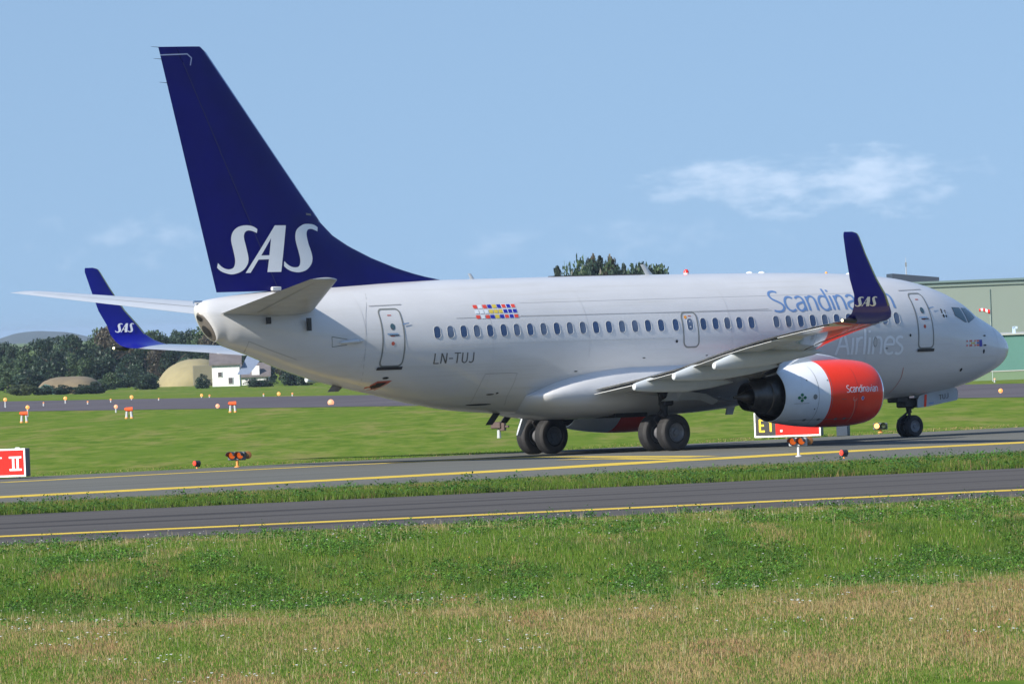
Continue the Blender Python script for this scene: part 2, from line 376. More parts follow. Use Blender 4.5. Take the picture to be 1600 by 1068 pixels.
def arc(cx, cy, rx, ry, a0, a1, n=12): return [(cx+rx*math.cos(math.radians(a0+(a1-a0)*i/n)), cy+ry*math.sin(math.radians(a0+(a1-a0)*i/n))) for i in range(n+1)]
# letters drawn as pen strokes; x-height 1, cap height 1.42; value: (advance, [paths])
GL = {
 'S': (.86, [smooth_path([(.70, 1.33), (.48, 1.41), (.20, 1.34), (.08, 1.12), (.18, .88), (.44, .70), (.68, .52), (.76, .28), (.62, .06), (.34, -.01), (.06, .07)], 5)]),
 'c': (.72, [arc(.42, .5, .36, .5, 50, 310, 18)]),
 'a': (.76, [smooth_path([(.12, .86), (.28, .99), (.50, .97), (.60, .76), (.60, .40), (.61, 0)], 5), smooth_path([(.60, .60), (.36, .56), (.12, .44), (.08, .20), (.24, .01), (.44, .06), (.60, .26)], 5)]),
 'n': (.78, [[(.11, 1.0), (.11, 0)], smooth_path([(.11, .72), (.24, .93), (.42, 1.0), (.58, .90), (.63, .66), (.63, .3), (.63, 0)], 5)]),
 'd': (.82, [[(.68, 1.50), (.68, 0)], arc(.42, .5, .34, .5, 32, 328, 18)]),
 'i': (.30, [[(.13, 1.0), (.13, 0)], [(.13, 1.42), (.13, 1.28)]]),
 'v': (.72, [[(.04, 1.0), (.34, 0)], [(.34, 0), (.66, 1.0)]]),
 'A': (.96, [[(.03, 0), (.44, 1.42)], [(.46, 1.42), (.88, 0)], [(.19, .50), (.73, .50)]]),
 'r': (.50, [[(.11, 1.0), (.11, 0)], smooth_path([(.11, .68), (.22, .90), (.34, .99), (.48, .99)], 5)]),
 'l': (.30, [[(.13, 1.50), (.13, 0)]]),
 'e': (.78, [[(.09, .54), (.70, .56)], smooth_path([(.70, .56), (.66, .84), (.42, 1.0), (.18, .86), (.07, .5), (.18, .14), (.42, 0), (.68, .08)], 5)]),
 's': (.62, [smooth_path([(.50, .93), (.34, 1.0), (.14, .93), (.09, .74), (.24, .58), (.44, .42), (.50, .22), (.38, .03), (.22, -.01), (.05, .06)], 5)]),
 'L': (.78, [[(.1, 1.42), (.1, 0)], [(.04, .03), (.66, .03)]]),
 'N': (.92, [[(.1, 0), (.1, 1.42)], [(.12, 1.4), (.66, .02)], [(.68, 0), (.68, 1.42)]]),
 '-': (.66, [[(.04, .66), (.52, .66)]]),
 'T': (.86, [[(0, 1.38), (.74, 1.38)], [(.37, 1.42), (.37, 0)]]),
 'U': (.88, [smooth_path([(.1, 1.42), (.1, .7), (.12, .25), (.38, .02), (.62, .25), (.66, .7), (.66, 1.42)], 5)]),
 'J': (.70, [smooth_path([(.52, 1.42), (.52, .6), (.48, .2), (.26, .02), (.04, .16)], 5)]),
 'E': (.80, [[(.1, 0), (.1, 1.42)], [(.04, 1.36), (.64, 1.36)], [(.1, .74), (.56, .74)], [(.04, .06), (.64, .06)]]),
 '1': (.60, [[(.34, 0), (.34, 1.42)], [(.06, 1.12), (.34, 1.36)]]),
 'C': (.95, [arc(.5, .71, .42, .69, 48, 312, 18)]),
 'I': (.40, [[(.2, 0), (.2, 1.42)]]),
 ' ': (.40, []),
}
def text_tris(txt, w):
    """unit text: returns list of stroke triangle groups and total advance"""
    x = 0; G = []
    for ch in txt:
        adv, paths = GL[ch]
        for P in paths: G.append(stroke_tris([(p[0]+x, p[1]) for p in P], w))
        x += adv
    return G, x
def place_text(name, txt, w, corner0, corner1, mt, parent, surf=on_fus, base=.008, cap=None, flip=False, mx=.12):
    """baseline runs corner0 -> corner1 in (s, z); cap is the x-height in metres; every letter is a mesh of its own"""
    adv = sum(GL[ch][0] for ch in txt); ex = (np.array(corner1)-np.array(corner0))/adv; x = 0
    for ch in txt:
        V = []; F = []
        for gi, P in enumerate(GL[ch][1]):
            if ch == 'i' and F: mesh(name, V, F, mt, parent); V = []; F = []
            g = stroke_tris([(p[0]+x, p[1]) for p in P], w)
            for t in tri_split([tuple((corner0[0]+p[0]*ex[0], corner0[1]+p[0]*ex[1]+p[1]*cap) for p in t) for t in g], mx):
                A = (t[1][0]-t[0][0])*(t[2][1]-t[0][1])-(t[1][1]-t[0][1])*(t[2][0]-t[0][0])
                if (A > 0) != flip: t = (t[0], t[2], t[1])
                b = len(V); V += [surf(p[0], p[1], base+.0012*gi) for p in t]; F.append((b, b+1, b+2))
        if F: mesh(name, V, F, mt, parent)
        x += GL[ch][0]

# windows
def rrect(w, h, r, n=5):
    P = []
    for cx, cy, a in ((w/2-r, h/2-r, 0), (-w/2+r, h/2-r, 90), (-w/2+r, -h/2+r, 180), (w/2-r, -h/2+r, 270)):
        P += [(cx+r*math.cos(math.radians(a+90*i/n)), cy+r*math.sin(math.radians(a+90*i/n))) for i in range(n+1)]
    return P
def win(s, z, parent, w=.245, h=.36):
    o_ = rrect(w+.028, h+.028, .12); i_ = rrect(w, h, .105); V = []; F = []; Mi = []
    n = len(o_)
    V += [on_fus(s+p[0], z+p[1], .004) for p in o_]+[on_fus(s+p[0], z+p[1], .012) for p in i_]+[on_fus(s+p[0]*.97, z+p[1]*.97, .006) for p in i_]+[on_fus(s, z, .005)]
    for j in range(n):
        k = (j+1) % n; F += [(j, n+j, n+k, k), (n+j, 2*n+j, 2*n+k, n+k), (2*n+j, 3*n, 2*n+k)]; Mi += [0, 0, 1]
    return mesh('cabin_window', V, F, [M['wframe'], M['window'] if random.random() > .28 else M['window2']], parent, fmat=Mi)
win_px = [(682.8, 518.8)]+[(682.8+187/9*i, 518.8-5.9/9*i) for i in range(1, 9)]+[(869.8, 512.9)]+[(869.8+20.35*i, 512.9-.58*i) for i in range(1, 9)]+[(1055.5, 507.4)]
win_px += [(1098.8, 506.3), (1117.8, 505.7), (1136.3, 505), (1155, 504.6), (1174, 504.2), (1213, 503.2), (1232.1, 502.7), (1251, 502.3), (1270, 501.8), (1289, 501.4), (1307.8, 501), (1326.7, 500.6), (1345.5, 500.2), (1364.2, 499.8), (1382.6, 499.3), (1401.3, 498.9)]
for p in win_px:
    s_, z_ = fus_hit(*p); win(s_, 3.81+(z_-3.81)*.2, fus)
# doors
def door(name, px, w, h, r, zc, label=None, outw=.05, sill=True, parent=plane):
    s_, _ = fus_hit(*px)
    P = [(s_+p[0], zc+p[1]) for p in rrect(w, h, r)]
    d = decal(name, poly_tris(P), M['fus'], parent, off=.004, mx=.15)
    if label: d['label'] = label
    decal('door_outline', stroke_tris(P, outw, closed=True), M['outline'], d, off=.009)
    if sill: decal('door_sill', poly_tris([(s_+w/2+.04, zc-h/2-.02), (s_-w/2-.04, zc-h/2-.02), (s_-w/2-.04, zc-h/2-.11), (s_+w/2+.04, zc-h/2-.11)]), M['gear_dark'], d, off=.03)
    return d, s_
for px, nm in (((615, 527), 'rear'), ((1444.5, 503), 'front')):
    d, s_ = door('cabin_door', px, .76 if nm == 'rear' else .66, 1.70, .14, 3.70, label='%s service door with rounded outline' % nm)
    decal('door_window', poly_tris([(s_+p[0], 4.02+p[1]) for p in arc(0, 0, .085, .10, 0, 345, 15)]), M['cockpit'], d, off=.010)
    decal('door_handle', poly_tris([(s_+.22, 3.83), (s_-.16, 3.83), (s_-.16, 3.78), (s_+.22, 3.78)]), M['metal'], d, off=.012)
    decal('door_handle', poly_tris([(s_+.13, 3.775), (s_-.2, 3.775), (s_-.2, 3.745), (s_+.13, 3.745)]), M['dark'], d, off=.011)
    for dz, w_ in ((.50, .14), (-.03+.12, .06), (-.20+.08, .13)):
        decal('door_marking', poly_tris([(s_+w_/2+.03, 3.86+dz+.02), (s_-w_/2+.03, 3.86+dz+.02), (s_-w_/2+.03, 3.86+dz-.01), (s_+w_/2+.03, 3.86+dz-.01)]), M['red_mark'], d, off=.010)
    decal('door_marking', poly_tris([(s_+.03+p[0], 3.52+p[1]) for p in arc(0, 0, .06, .06, 0, 330, 11)]), M['red_mark'], d, off=.010)
    decal('door_hinge', poly_tris([(s_-.36, 4.11), (s_-.60, 4.13), (s_-.60, 4.10), (s_-.36, 4.06)]), M['metal'], d, off=.03)
    decal('rain_gutter', stroke_tris([(s_+.62, 4.66), (s_-.55, 4.68)], .025), M['line'], plane, off=.012)
d, s_ = door('emergency_exit', (1079.5, 518), .60, 1.06, .16, 3.65, label='overwing emergency exit with a window in it', sill=False)
win(s_, 3.81, d)
decal('exit_marking', poly_tris([(s_+.2, 4.08), (s_+.1, 4.08), (s_+.1, 3.99), (s_+.2, 3.99)]), M['orange'], d, off=.011)
decal('exit_marking', poly_tris([(s_+.04, 4.08), (s_-.08, 4.08), (s_-.08, 4.055), (s_+.04, 4.055)]), M['red_mark'], d, off=.011)

# lettering
a0 = fus_hit(1209, 486.5); a1 = fus_hit(1400.5, 482)
place_text('title_letter', 'Scandinavian', .135, (a0[0], a0[1]), (a1[0]-.03, a0[1]), M['letter_blue'], fus, cap=.44)
a0 = fus_hit(1304, 554.5); a1 = fus_hit(1411, 552)
place_text('title_letter', 'Airlines', .15, (a0[0], a0[1]-.0), (a1[0], a0[1]-.02), M['letter_white'], fus, cap=.52)
a0 = fus_hit(676, 567.5); a1 = fus_hit(741, 563)
place_text('registration_letter', 'LN-TUJ', .14, (a0[0], 2.88), (a1[0], 2.88), M['reg_grey'], fus, cap=.215)
# flag mosaic of small slanted tiles
rows = ['rwrbybrbr', 'wwwyyybbb', 'rwrbybrbr']; fm = {'r': 'f_red', 'w': 'f_white', 'b': 'f_blue', 'y': 'f_yel'}
tl = fus_hit(736.5, 476.5); tr = fus_hit(803.5, 474.5); bl = fus_hit(744, 499.5)
for key in 'rwby':
    T = []
    for ri, row in enumerate(rows):
        for ci, ch in enumerate(row):
            if ch != key: continue
            def q(u, v): return (tl[0]+(tr[0]-tl[0])*u+(bl[0]-tl[0])*v, tl[1]+(tr[1]-tl[1])*u*.2+(bl[1]-tl[1])*v)
            u0, u1 = (ci+.1)/9, (ci+.92)/9; v0, v1 = (ri*1.06)/3.06, (ri*1.06+.72)/3.06
            decal('flag_tile', poly_tris([q(u0, v0), q(u1, v0), q(u1, v1), q(u0, v1)]), M[fm[key]], fus, off=.010)
for ri in range(3): decal('flag_backing', poly_tris([(tl[0]+(tr[0]-tl[0])*.66+(bl[0]-tl[0])*(ri*1.06-.1)/3.06, tl[1]+(bl[1]-tl[1])*(ri*1.06-.1)/3.06), (tr[0]+(bl[0]-tl[0])*(ri*1.06-.1)/3.06, tl[1]+(bl[1]-tl[1])*(ri*1.06-.1)/3.06), (tr[0]+(bl[0]-tl[0])*(ri*1.06+.8)/3.06, tl[1]+(bl[1]-tl[1])*(ri*1.06+.8)/3.06), (tl[0]+(tr[0]-tl[0])*.66+(bl[0]-tl[0])*(ri*1.06+.8)/3.06, tl[1]+(bl[1]-tl[1])*(ri*1.06+.8)/3.06)]), M['f_white'], fus, off=.006)
# small nose flag
n0 = fus_hit(1510, 531); n1 = fus_hit(1534, 531); nh = .21
for key, cells in (('f_red', [(0, 0), (2, 0), (3, 0), (5.5, 0), (7, 0), (8, 0), (0, 2), (2, 2), (3, 2), (5.5, 2), (7, 2), (8, 2)]), ('f_white', [(0, 1), (1, 1), (1, 0), (2, 1), (6.6, 1)]), ('f_yel', [(3, 1), (4, 1), (5, 1)]), ('f_blue', [(7, 1), (8, 1), (9, 0), (9, 1), (9, 2), (10, 0), (10, 1), (10, 2)])):
    T = []
    for cx_, cy_ in cells:
        full = key == 'f_blue' and cx_ >= 9; g = 1.0 if full else .72
        decal('flag_tile', poly_tris([(n0[0]+(n1[0]-n0[0])*(cx_+a)/11, 3.05-nh*(cy_+b)/3) for a, b in ((0, 0), (g, 0), (g, g), (0, g))]), M[key], fus, off=.008 if key != 'f_white' else .007, mx=.2)
# cluster of little emblems behind the cockpit
T = []
for px_, py_, r_ in ((1470, 484, .035), (1471, 487.5, .035), (1476, 485.5, .03), (1474, 493, .05), (1478, 493.5, .04), (1476.5, 489, .02)):
    s_, z_ = fus_hit(px_, py_); T += poly_tris([(s_+p[0], z_+p[1]) for p in arc(0, 0, r_, r_*1.2, 0, 330, 8)])
decal('emblem', T, M['dark'], fus, off=.009)
T = []
for px_, py_, r_ in ((1473, 489, .07), (1476, 493, .09)):
    s_, z_ = fus_hit(px_, py_); T += poly_tris([(s_+p[0], z_+p[1]) for p in arc(0, 0, r_, r_, 0, 330, 8)])
decal('emblem', T, M['f_white'], fus, off=.006)
# cockpit side windows
cp1 = [(1486.8, 480.2), (1498.2, 481.0), (1510.0, 502.6), (1507.5, 502.6), (1492.2, 493.0)]
cp2 = [(1501.0, 481.2), (1508.0, 481.6), (1516, 488), (1522.3, 495.4), (1512.9, 503.6)]
def shrink(P, k):
    c_ = (sum(p[0] for p in P)/len(P), sum(p[1] for p in P)/len(P)); return [(c_[0]+(p[0]-c_[0])*k, c_[1]+(p[1]-c_[1])*k) for p in P]
for P in (cp1, cp2):
    Q = [fus_hit(*p) for p in P]
    fr = decal('cockpit_window_frame', poly_tris(shrink(Q, 1.05)), M['gear_dark'], plane, off=.006, mx=.1)
    decal('cockpit_window', poly_tris(Q), M['cockpit'], fr, off=.012, mx=.1)
# windscreen panes seen from ahead, both sides
def on_fus_p(s, z, off): return L(s, -(fus_y(s, z)+off), z)
for P in (cp1, cp2):
    Q = [fus_hit(*p) for p in P]
    fr = decal('cockpit_window_frame', poly_tris(shrink(Q, 1.12)), M['outline'], plane, surf=on_fus_p, off=.006, mx=.1, flip=True)
    decal('cockpit_window', poly_tris(Q), M['cockpit'], fr, surf=on_fus_p, off=.012, mx=.1, flip=True)
# seams, panels and small fittings on the starboard side
def seam_px(P, w=.018, mt='line', sm=4, closed=False): 
    Q = [fus_hit(*p) for p in P]; decal('panel_seam', stroke_tris(Q, w, smooth=sm, closed=closed), M[mt], fus, off=.006, mx=.25)
seam_px([(712, 497), (800, 494.5), (1000, 489), (1200, 482.5)], .012, sm=1)
seam_px([(813, 493), (1206, 484.5)], .010, sm=1)
seam_px([(758, 584), (804, 582.5), (806, 586), (803, 596), (792, 618), (787, 633)], .014)
seam_px([(758, 584), (752, 596), (744, 612), (733, 630)], .014)
seam_px([(1458, 590-10), (1445, 600), (1420, 612), (1392, 622)], .012, sm=2) if False else None
seam_px([(570, 458), (571, 500), (569, 560), (560, 600)], .010)
seam_px([(388, 533), (383, 545), (375, 551)], .012); seam_px([(388, 533), (420, 546), (463, 562)], .012)
seam_px([(518, 526), (518.5, 542), (542, 538.5)], .02, 'outline', sm=1); seam_px([(518, 526), (542, 530)], .02, 'outline', sm=1)
def fleck(px_, py_, w, h, mt='dark', off=.012):
    s_, z_ = fus_hit(px_, py_); return decal('skin_fitting', poly_tris([(s_+p[0], z_+p[1]) for p in arc(0, 0, w/2, h/2, 0, 330, 10)]), M[mt], fus, off=off)
for a in ((602, 590.5, .2, .07), (765, 616, .30, .04), (776, 614, .10, .05), (747, 632, .9, .05), (836, 613, .07, .06), (1057, 533, .10, .09), (1422, 523.5, .08, .09), (1501, 577.5, .11, .11), (1537, 548.5, .10, .14), (1538, 524, .16, .05), (1538.5, 539, .18, .05), (1104, 555, .1, .03), (1006, 559, .12, .03), (899, 580, .14, .03), (1385, 544, .12, .03)): fleck(*a)
fleck(1367.5, 534, .17, .32, 'outline', .010); fleck(1367.5, 534, .13, .27, 'wing_grey', .014)
# pressurisation outflow valve with red rim
s_, z_ = fus_hit(588, 604.5)
v = decal('outflow_valve', poly_tris([(s_+p[0], z_+p[1]) for p in ((.32, .0), (.16, .17), (-.28, .18), (-.12, -.05), (-.02, -.14), (.18, -.10))]), M['red_mark'], fus, off=.010)
decal('valve_opening', poly_tris([(s_+p[0], z_+p[1]) for p in ((.22, .02), (.12, .12), (-.16, .13), (-.08, 0), (.06, -.06))]), M['dark'], v, off=.016)
decal('valve_flap', poly_tris([(s_+p[0], z_+p[1]) for p in ((.06, -.08), (-.08, -.02), (-.2, .12), (-.1, -.04))]), M['wing_white'], v, off=.02)
seam_px([(1411, 574), (1407, 590), (1399, 603), (1388, 614)], .022, 'red_mark', sm=3)
b_ = w2b(CAM+((0-CAM[1])/ray(1142, 634)[1])*ray(1142, 634)); mesh('drain_plate', *loft([[L(b_[0]+x, y, b_[2]+z) for x, y in ((-.15, -.03), (.15, -.03), (.15, .03), (-.15, .03))] for x0_, z in ((0, .12), (0, 0))]+[[L(b_[0]+.12+x, y, b_[2]-.26) for x, y in ((-.16, -.03), (.10, -.03), (.10, .03), (-.16, .03))]]), M['fair_white'], plane, smooth=False)
for s_ in (26.95, 22.35, 18.6, 12.9, 7.35, 1.05):
    t_, b_0, _, _ = fsec(s_); z0, z1 = (b_0+.35 if s_ > 21 or s_ < 9 else 2.9), t_-.25
    decal('frame_seam', stroke_tris([(s_, z) for z in np.linspace(z0, z1, 24)], .012), M['seam_soft'], fus, off=.005, mx=.3)
for z_, a_, b__ in ((4.62, 21.0, 7.6), (3.42, 24.0, 15.2), (2.62, 24.2, 20.6), (2.95, 8.0, 3.6)):
    decal('lap_seam', stroke_tris([(a_+(b__-a_)*k/30, z_) for k in range(31)], .010), M['seam_soft'], fus, off=.005, mx=.4)
# probe fairing beside the triangular access panel
s_, z_ = fus_hit(553, 534.5); mb = MB(); mb.tube(L(s_+.5, fus_y(s_+.5, z_)+.06, z_), L(s_-.1, fus_y(s_, z_)+.10, z_+.03), .03, .06); mb.tube(L(s_-.1, fus_y(s_, z_)+.10, z_+.03), L(s_-.3, fus_y(s_-.3, z_)+.02, z_+.04), .06, .02); mb.build('tail_probe', M['wing_white'], plane)
# antennas and beacons on the spine
def blade(px_, pt, pb, ch, name, mt='wing_white', th=.03, sweep=.35):
    b0 = w2b(at(px_, pb, 1)); r = ray(px_, pb); t = (0-CAM[1])/r[1]; b = w2b(CAM+t*r); r2 = ray(px_, pt); tt = w2b(CAM+((0-CAM[1])/r2[1])*r2)
    h = tt[2]-b[2]+.1; R0 = [L(b[0]+x*ch, y*th, b[2]-.1) for x, y in ((-.5, 0), (-.3, .8), (.1, 1), (.5, 0), (.1, -1), (-.3, -.8))]
    R1 = [L(b[0]+sweep+x*ch*.55, y*th*.6, b[2]+h-.1) for x, y in ((-.5, 0), (-.3, .8), (.1, 1), (.5, 0), (.1, -1), (-.3, -.8))]
    V, F = loft([R0, R1]); return mesh(name, V, F, M[mt], plane)
blade(1018, 412.5, 430.5, .34, 'blade_antenna'); blade(741, 427, 437, .22, 'blade_antenna', sweep=.18); 
mb = MB(); mb.lathe(L(13.03, 0, 5.345), (0, 0, 1), [(0, .085), (.05, .085)], n=16); bc = mb.build('beacon', M['wing_white'], plane)
mb = MB(); mb.lathe(L(13.03, 0, 5.395), (0, 0, 1), [(0, .085), (.05, .08), (.1, .05), (.115, .01)], n=16); mb.build('beacon_lens', M['nav_red'], bc)
for s_, mt in ((10.45, 'f_white'), (9.95, 'f_white'), (7.3, 'orange'), (6.35, 'f_white')):
    mb = MB(); mb.lathe(L(s_, 0, fsec(s_)[0]-.01), (0, 0, 1), [(0, .12 if mt != 'orange' else .04), (.04, .09 if mt != 'orange' else .04), (.06, .02)], n=14); mb.build('dome_antenna', M[mt], plane)
for s_ in (17.6, 15.85):
    mb = MB(); top = fsec(s_)[0]; mb.add(*loft([[L(s_+x, y, top-.02+dz) for x, y in ((-.9+i, -.14+i), (-.9+i, .14-i), (.9-i, .14-i), (.9-i, -.14+i))] for dz, i in ((0, 0), (.045, .04))])); mb.build('spine_panel', M['gear_dark'], plane)
blade_b = MB(); bs = fus_hit(522, 598); 
R0 = [L(26.85+x*.50, y*.035, 2.36) for x, y in ((-.5, 0), (-.2, 1), (.3, 1), (.5, 0), (.3, -1), (-.2, -1))]; R1 = [L(27.10+x*.42, y*.02, 2.15) for x, y in ((-.5, 0), (-.2, 1), (.3, 1), (.5, 0), (.3, -1), (-.2, -1))]
mesh('belly_antenna', *loft([R0, R1]), M['apu_metal'], plane)
mesh('belly_antenna', *loft([[L(20.75+x*.30, y*.03, 1.36) for x, y in ((-.5, 0), (0, 1), (.5, 0), (0, -1))], [L(21.1+x*.28, y*.02, .98) for x, y in ((-.5, 0), (0, 1), (.5, 0), (0, -1))]]), M['gear_dark'], plane)

# --- wing-body fairing
rings = []
FS = [(10.4, .05, .05, .05), (10.7, .35, .3, .25), (11.3, .70, .75, .48), (12.2, .92, 1.0, .62), (13.5, 1, 1.15, .70), (15, 1, 1.28, .74), (16.9, 1, 1.28, .74), (17.6, 1, 1.18, .74), (18.2, 1, 1.05, .74), (18.8, .99, .88, .73), (19.3, .975, .70, .70), (19.75, .94, .50, .64), (20.1, .88, .32, .56), (20.35, .78, .17, .46), (20.52, .60, .08, .34), (20.62, .35, .04, .2), (20.66, .05, .01, .03)]
for s_, kw, ku, kh in FS:
    zc = 1.82; R_ = []
    for j in range(96):
        a = 2*math.pi*j/96; ca, sa = math.cos(a), math.sin(a)
        y = 2.0*kw**.35*abs(ca)**.8*np.sign(ca) if kw > .2 else 2.0*kw**.35*ca
        z = zc+(ku if sa > 0 else 1.02*kh)*abs(sa)**.9*np.sign(sa); R_.append(L(s_, y*(1 if s_ > 12 else .95), z))
    rings.append(R_)
mesh('belly_fairing', *loft(rings), M['fus'], plane)

# --- aerofoil surfaces
def airfoil(n=16, t=.12, camber=.0):
    xs = [.5*(1-math.cos(math.pi*i/n)) for i in range(n+1)]
    yt = [5*t*(.2969*math.sqrt(x)-.126*x-.3516*x*x+.2843*x**3-.1036*x**4) for x in xs]
    cz = [camber*4*x*(1-x) for x in xs]
    up = [(x, c_+y) for x, y, c_ in zip(xs, yt, cz)]; lo = [(x, c_-y) for x, y, c_ in zip(xs, yt, cz)]
    return up[::-1]+lo[1:-1]        # TE -> over the top -> LE -> below
def surf_loft(secs, side=1, n=16, camber=0, u0=0, u1=1):
    """secs: (y, z, sLE, chord, t/c, cant) ; cant rotates the thickness direction from up (0) to inboard (90)"""
    rings = []
    for (y, z, sl_, ch, t, cant) in secs:
        R_ = []; ca, sa = math.cos(math.radians(cant)), math.sin(math.radians(cant))
        for (x, h) in airfoil(n, t, camber):
            R_.append(L(sl_+x*ch, side*(y-h*ch*sa), z+h*ch*ca))
        rings.append(R_)
    if side < 0: rings = [r[::-1] for r in rings]
    return rings
def wz(y): return float(np.interp(y, [1, 2, 4.2, 6, 9, 11.2, 13.8, 16, 17.2, 18], [1.75, 1.93, 2.22, 2.50, 2.93, 3.20, 3.45, 3.63, 3.71, 3.78]))
def wle(y): return 20.16-(17.16-y)*.52-(max(0, 4.2-y)*.35)
def wte(y): return 21.8-(17.16-y)*.292 if y > 5.9 else 18.51-.0*(5.9-y)
for side in (1, -1):
    ys = [1.2, 1.9, 3, 4.2, 5.0, 5.9, 7, 8.5, 10, 11.5, 13, 14.5, 15.5, 16.45]
    secs = [(y, wz(y)+.02, wle(y), wte(y)-wle(y), .15-.05*min(1, (y-1.2)/8), 0) for y in ys]
    V, F = loft(surf_loft(secs, side, 18, .012))
    w = mesh('wing', V, F, M['wing_grey'], plane)
    w['label'] = 'starboard wing reaching towards the viewer' if side == 1 else 'port wing beyond the fuselage'
    # bare metal leading edge slats just proud of the skin
    def slat(y0, y1):
        rr = []
        for k in range(9):
            y = y0+(y1-y0)*k/8; ch = wte(y)-wle(y); t = .15-.05*min(1, (y-1.2)/8); R_ = []
            AF = airfoil(24, t, .012)
            for i_, (x, h) in enumerate(AF):
                if x < (.115 if i_ <= 24 else .24): R_.append(L(wle(y)-.02+x*ch, side*y, wz(y)+.02+h*ch*1.03+(.004 if h > 0 else -.012)))
            rr.append(R_ if side > 0 else R_[::-1])
        V, F = loft(rr, closed=True); mesh('slat', V, F, M['metal'], w)
    slat(5.6, 10.7); slat(10.8, 16.9); slat(2.4, 4.1)
    # trailing edge flaps, a hand's width below the edge
    def flap(y0, y1, drop, ext, nm='flap'):
        rr = []
        for y in np.linspace(y0, y1, 5):
            s1 = wte(y)+ext; z_ = wz(y)-.02-drop; R_ = [L(s1-1.25, side*y, z_+.02), L(s1-1.1, side*y, z_+.09), L(s1-.6, side*y, z_+.085), L(s1, side*y, z_-.02), L(s1, side*y, z_-.035), L(s1-.6, side*y, z_-.02), L(s1-1.1, side*y, z_-.03)]
            rr.append(R_ if side < 0 else R_[::-1])
        V, F = loft(rr); mesh(nm, V, F, M['wing_white'], w)
    
    if side > 0: flap(2.1, 4.15, .10, .16); flap(4.25, 5.8, .07, .16); flap(6.0, 12.4, .07, .14); flap(12.6, 15.7, .0, .03, 'aileron')
    # flap track fairings
    for (y, se, ze) in ((4.45, 19.12, 2.0), (6.95, 19.70, 2.27), (9.6, 20.40, 2.55)):
        zz_ = wz(y); R_ = []
        for (ds, hw_, zt, zb) in ((-4.3, .02, -.14, -.16), (-3.9, .10, -.05, -.26), (-3.0, .16, 0, -.40), (-2.0, .17, 0, -.50), (-1.1, .16, 0, -.50), (-.75, .15, -.03, -.49), (-.12, .10, -.20, -.46), (-.02, .085, -.24, -.43), (0, .06, -.27, -.40)):
            zt_ = zz_+zt; zb_ = zz_+zb; zm = (zt_+zb_)/2; hh = (zt_-zb_)/2
            dz = (ze-(zz_-.315))*max(0, 1+ds/2.5)
            R_.append([L(se+ds, side*(y+hw_*math.cos(a)), zm+dz+hh*math.sin(a)) for a in [2*math.pi*j/16*side for j in range(16)]])
        V, F = loft(R_); mesh('flap_track_fairing', V, F, M['fair_white'], w)
    # winglet
    zt = wz(17.0)+.02
    secs = [(16.5, wz(16.5)+.02, wle(16.5), wte(16.5)-wle(16.5), .10, 3), (16.85, wz(16.85)+.03, wle(16.85)-.04, wte(16.85)-wle(16.85)+.04, .10, 12), (17.12, zt+.08, wle(17.0)-.02, 1.70, .098, 26), (17.33, zt+.20, wle(17.1)+.10, 1.54, .095, 46), (17.50, zt+.40, wle(17.2)+.27, 1.38, .09, 63), (17.60, zt+.72, wle(17.2)+.49, 1.22, .085, 76),
            (17.70, 4.9, 21.09, 1.04, .08, 82), (17.80, 5.6, 21.57, .77, .08, 83), (17.88, 6.12, 21.88, .60, .08, 83), (17.885, 6.21, 21.96, .52, .07, 83), (17.89, 6.26, 22.14, .32, .05, 83)]
    V, F = loft(surf_loft(secs, side, 16)); wl = mesh('winglet', V, F, M['wl_blue'], plane)
    wl['label'] = 'blue upturned wingtip, near side' if side == 1 else 'blue upturned wingtip, far side'
    rr = []
    for sc in secs[4:]:
        (y, z, sl_, ch, t, cant) = sc; R_ = []; ca, sa = math.cos(math.radians(cant)), math.sin(math.radians(cant))
        for (x, h) in airfoil(16, t*1.08, 0):
            if x <= .085: R_.append(L(sl_-.012+x*ch, side*(y-h*ch*sa), z+h*ch*ca))
        rr.append(R_ if side > 0 else R_[::-1])
    V, F = loft(rr, closed=True); mesh('winglet_leading_edge', V, F, M['olive_metal'], wl)
    # tail light pod at the back of the wingtip
    mb = MB(); mb.tube(L(21.45, side*17.12, zt-.02), L(21.98, side*17.16, zt-.0), .07, .05, m=0); pod = mb.build('tip_light_housing', M['gear_dark'], wl)
    mb = MB(); mb.lathe(L(21.98, side*17.16, zt), (-1, 0, 0), [(0, .04), (.03, .035), (.04, .01)], n=12); mb.build('tip_lamp', M['lamp_on'], pod)
    # SAS logo on the winglet is added below

# logo outlines (measured on the tail fin), in a box 1.6 x 0.78 wide units: zoomed pixel coordinates
S1 = ([(638, 160), (590, 128), (530, 110), (450, 108), (370, 130), (310, 180), (278, 250), (275, 330), (295, 420), (318, 520), (330, 600), (322, 660), (300, 700), (245, 718), (190, 708), (140, 680), (110, 650), (92, 632), (88, 640)],
      [(630, 215), (585, 192), (530, 178), (495, 182), (465, 205), (450, 250), (455, 300), (470, 360), (490, 440), (508, 520), (515, 580), (505, 640), (470, 700), (420, 745), (350, 775), (270, 787), (180, 765), (120, 735), (78, 695)])
S2 = ([(1475, 135), (1430, 102), (1370, 88), (1290, 90), (1225, 125), (1180, 175), (1165, 245), (1170, 320), (1190, 400), (1215, 490), (1232, 570), (1232, 630), (1215, 675), (1170, 690), (1110, 680), (1060, 650), (1030, 622), (1015, 605), (1010, 620)],
      [(1472, 192), (1440, 175), (1395, 158), (1350, 160), (1325, 190), (1322, 240), (1332, 300), (1350, 370), (1375, 440), (1395, 510), (1403, 570), (1393, 630), (1365, 680), (1320, 725), (1260, 750), (1190, 758), (1110, 742), (1050, 710), (1008, 672)])
AP = [[(880, 107), (1033, 107), (970, 752), (777, 755), (800, 578), (805, 522), (828, 285)], [(880, 107), (828, 285), (692, 525), (655, 582), (545, 765), (475, 768)], [(692, 525), (805, 522), (800, 578), (655, 582)]]
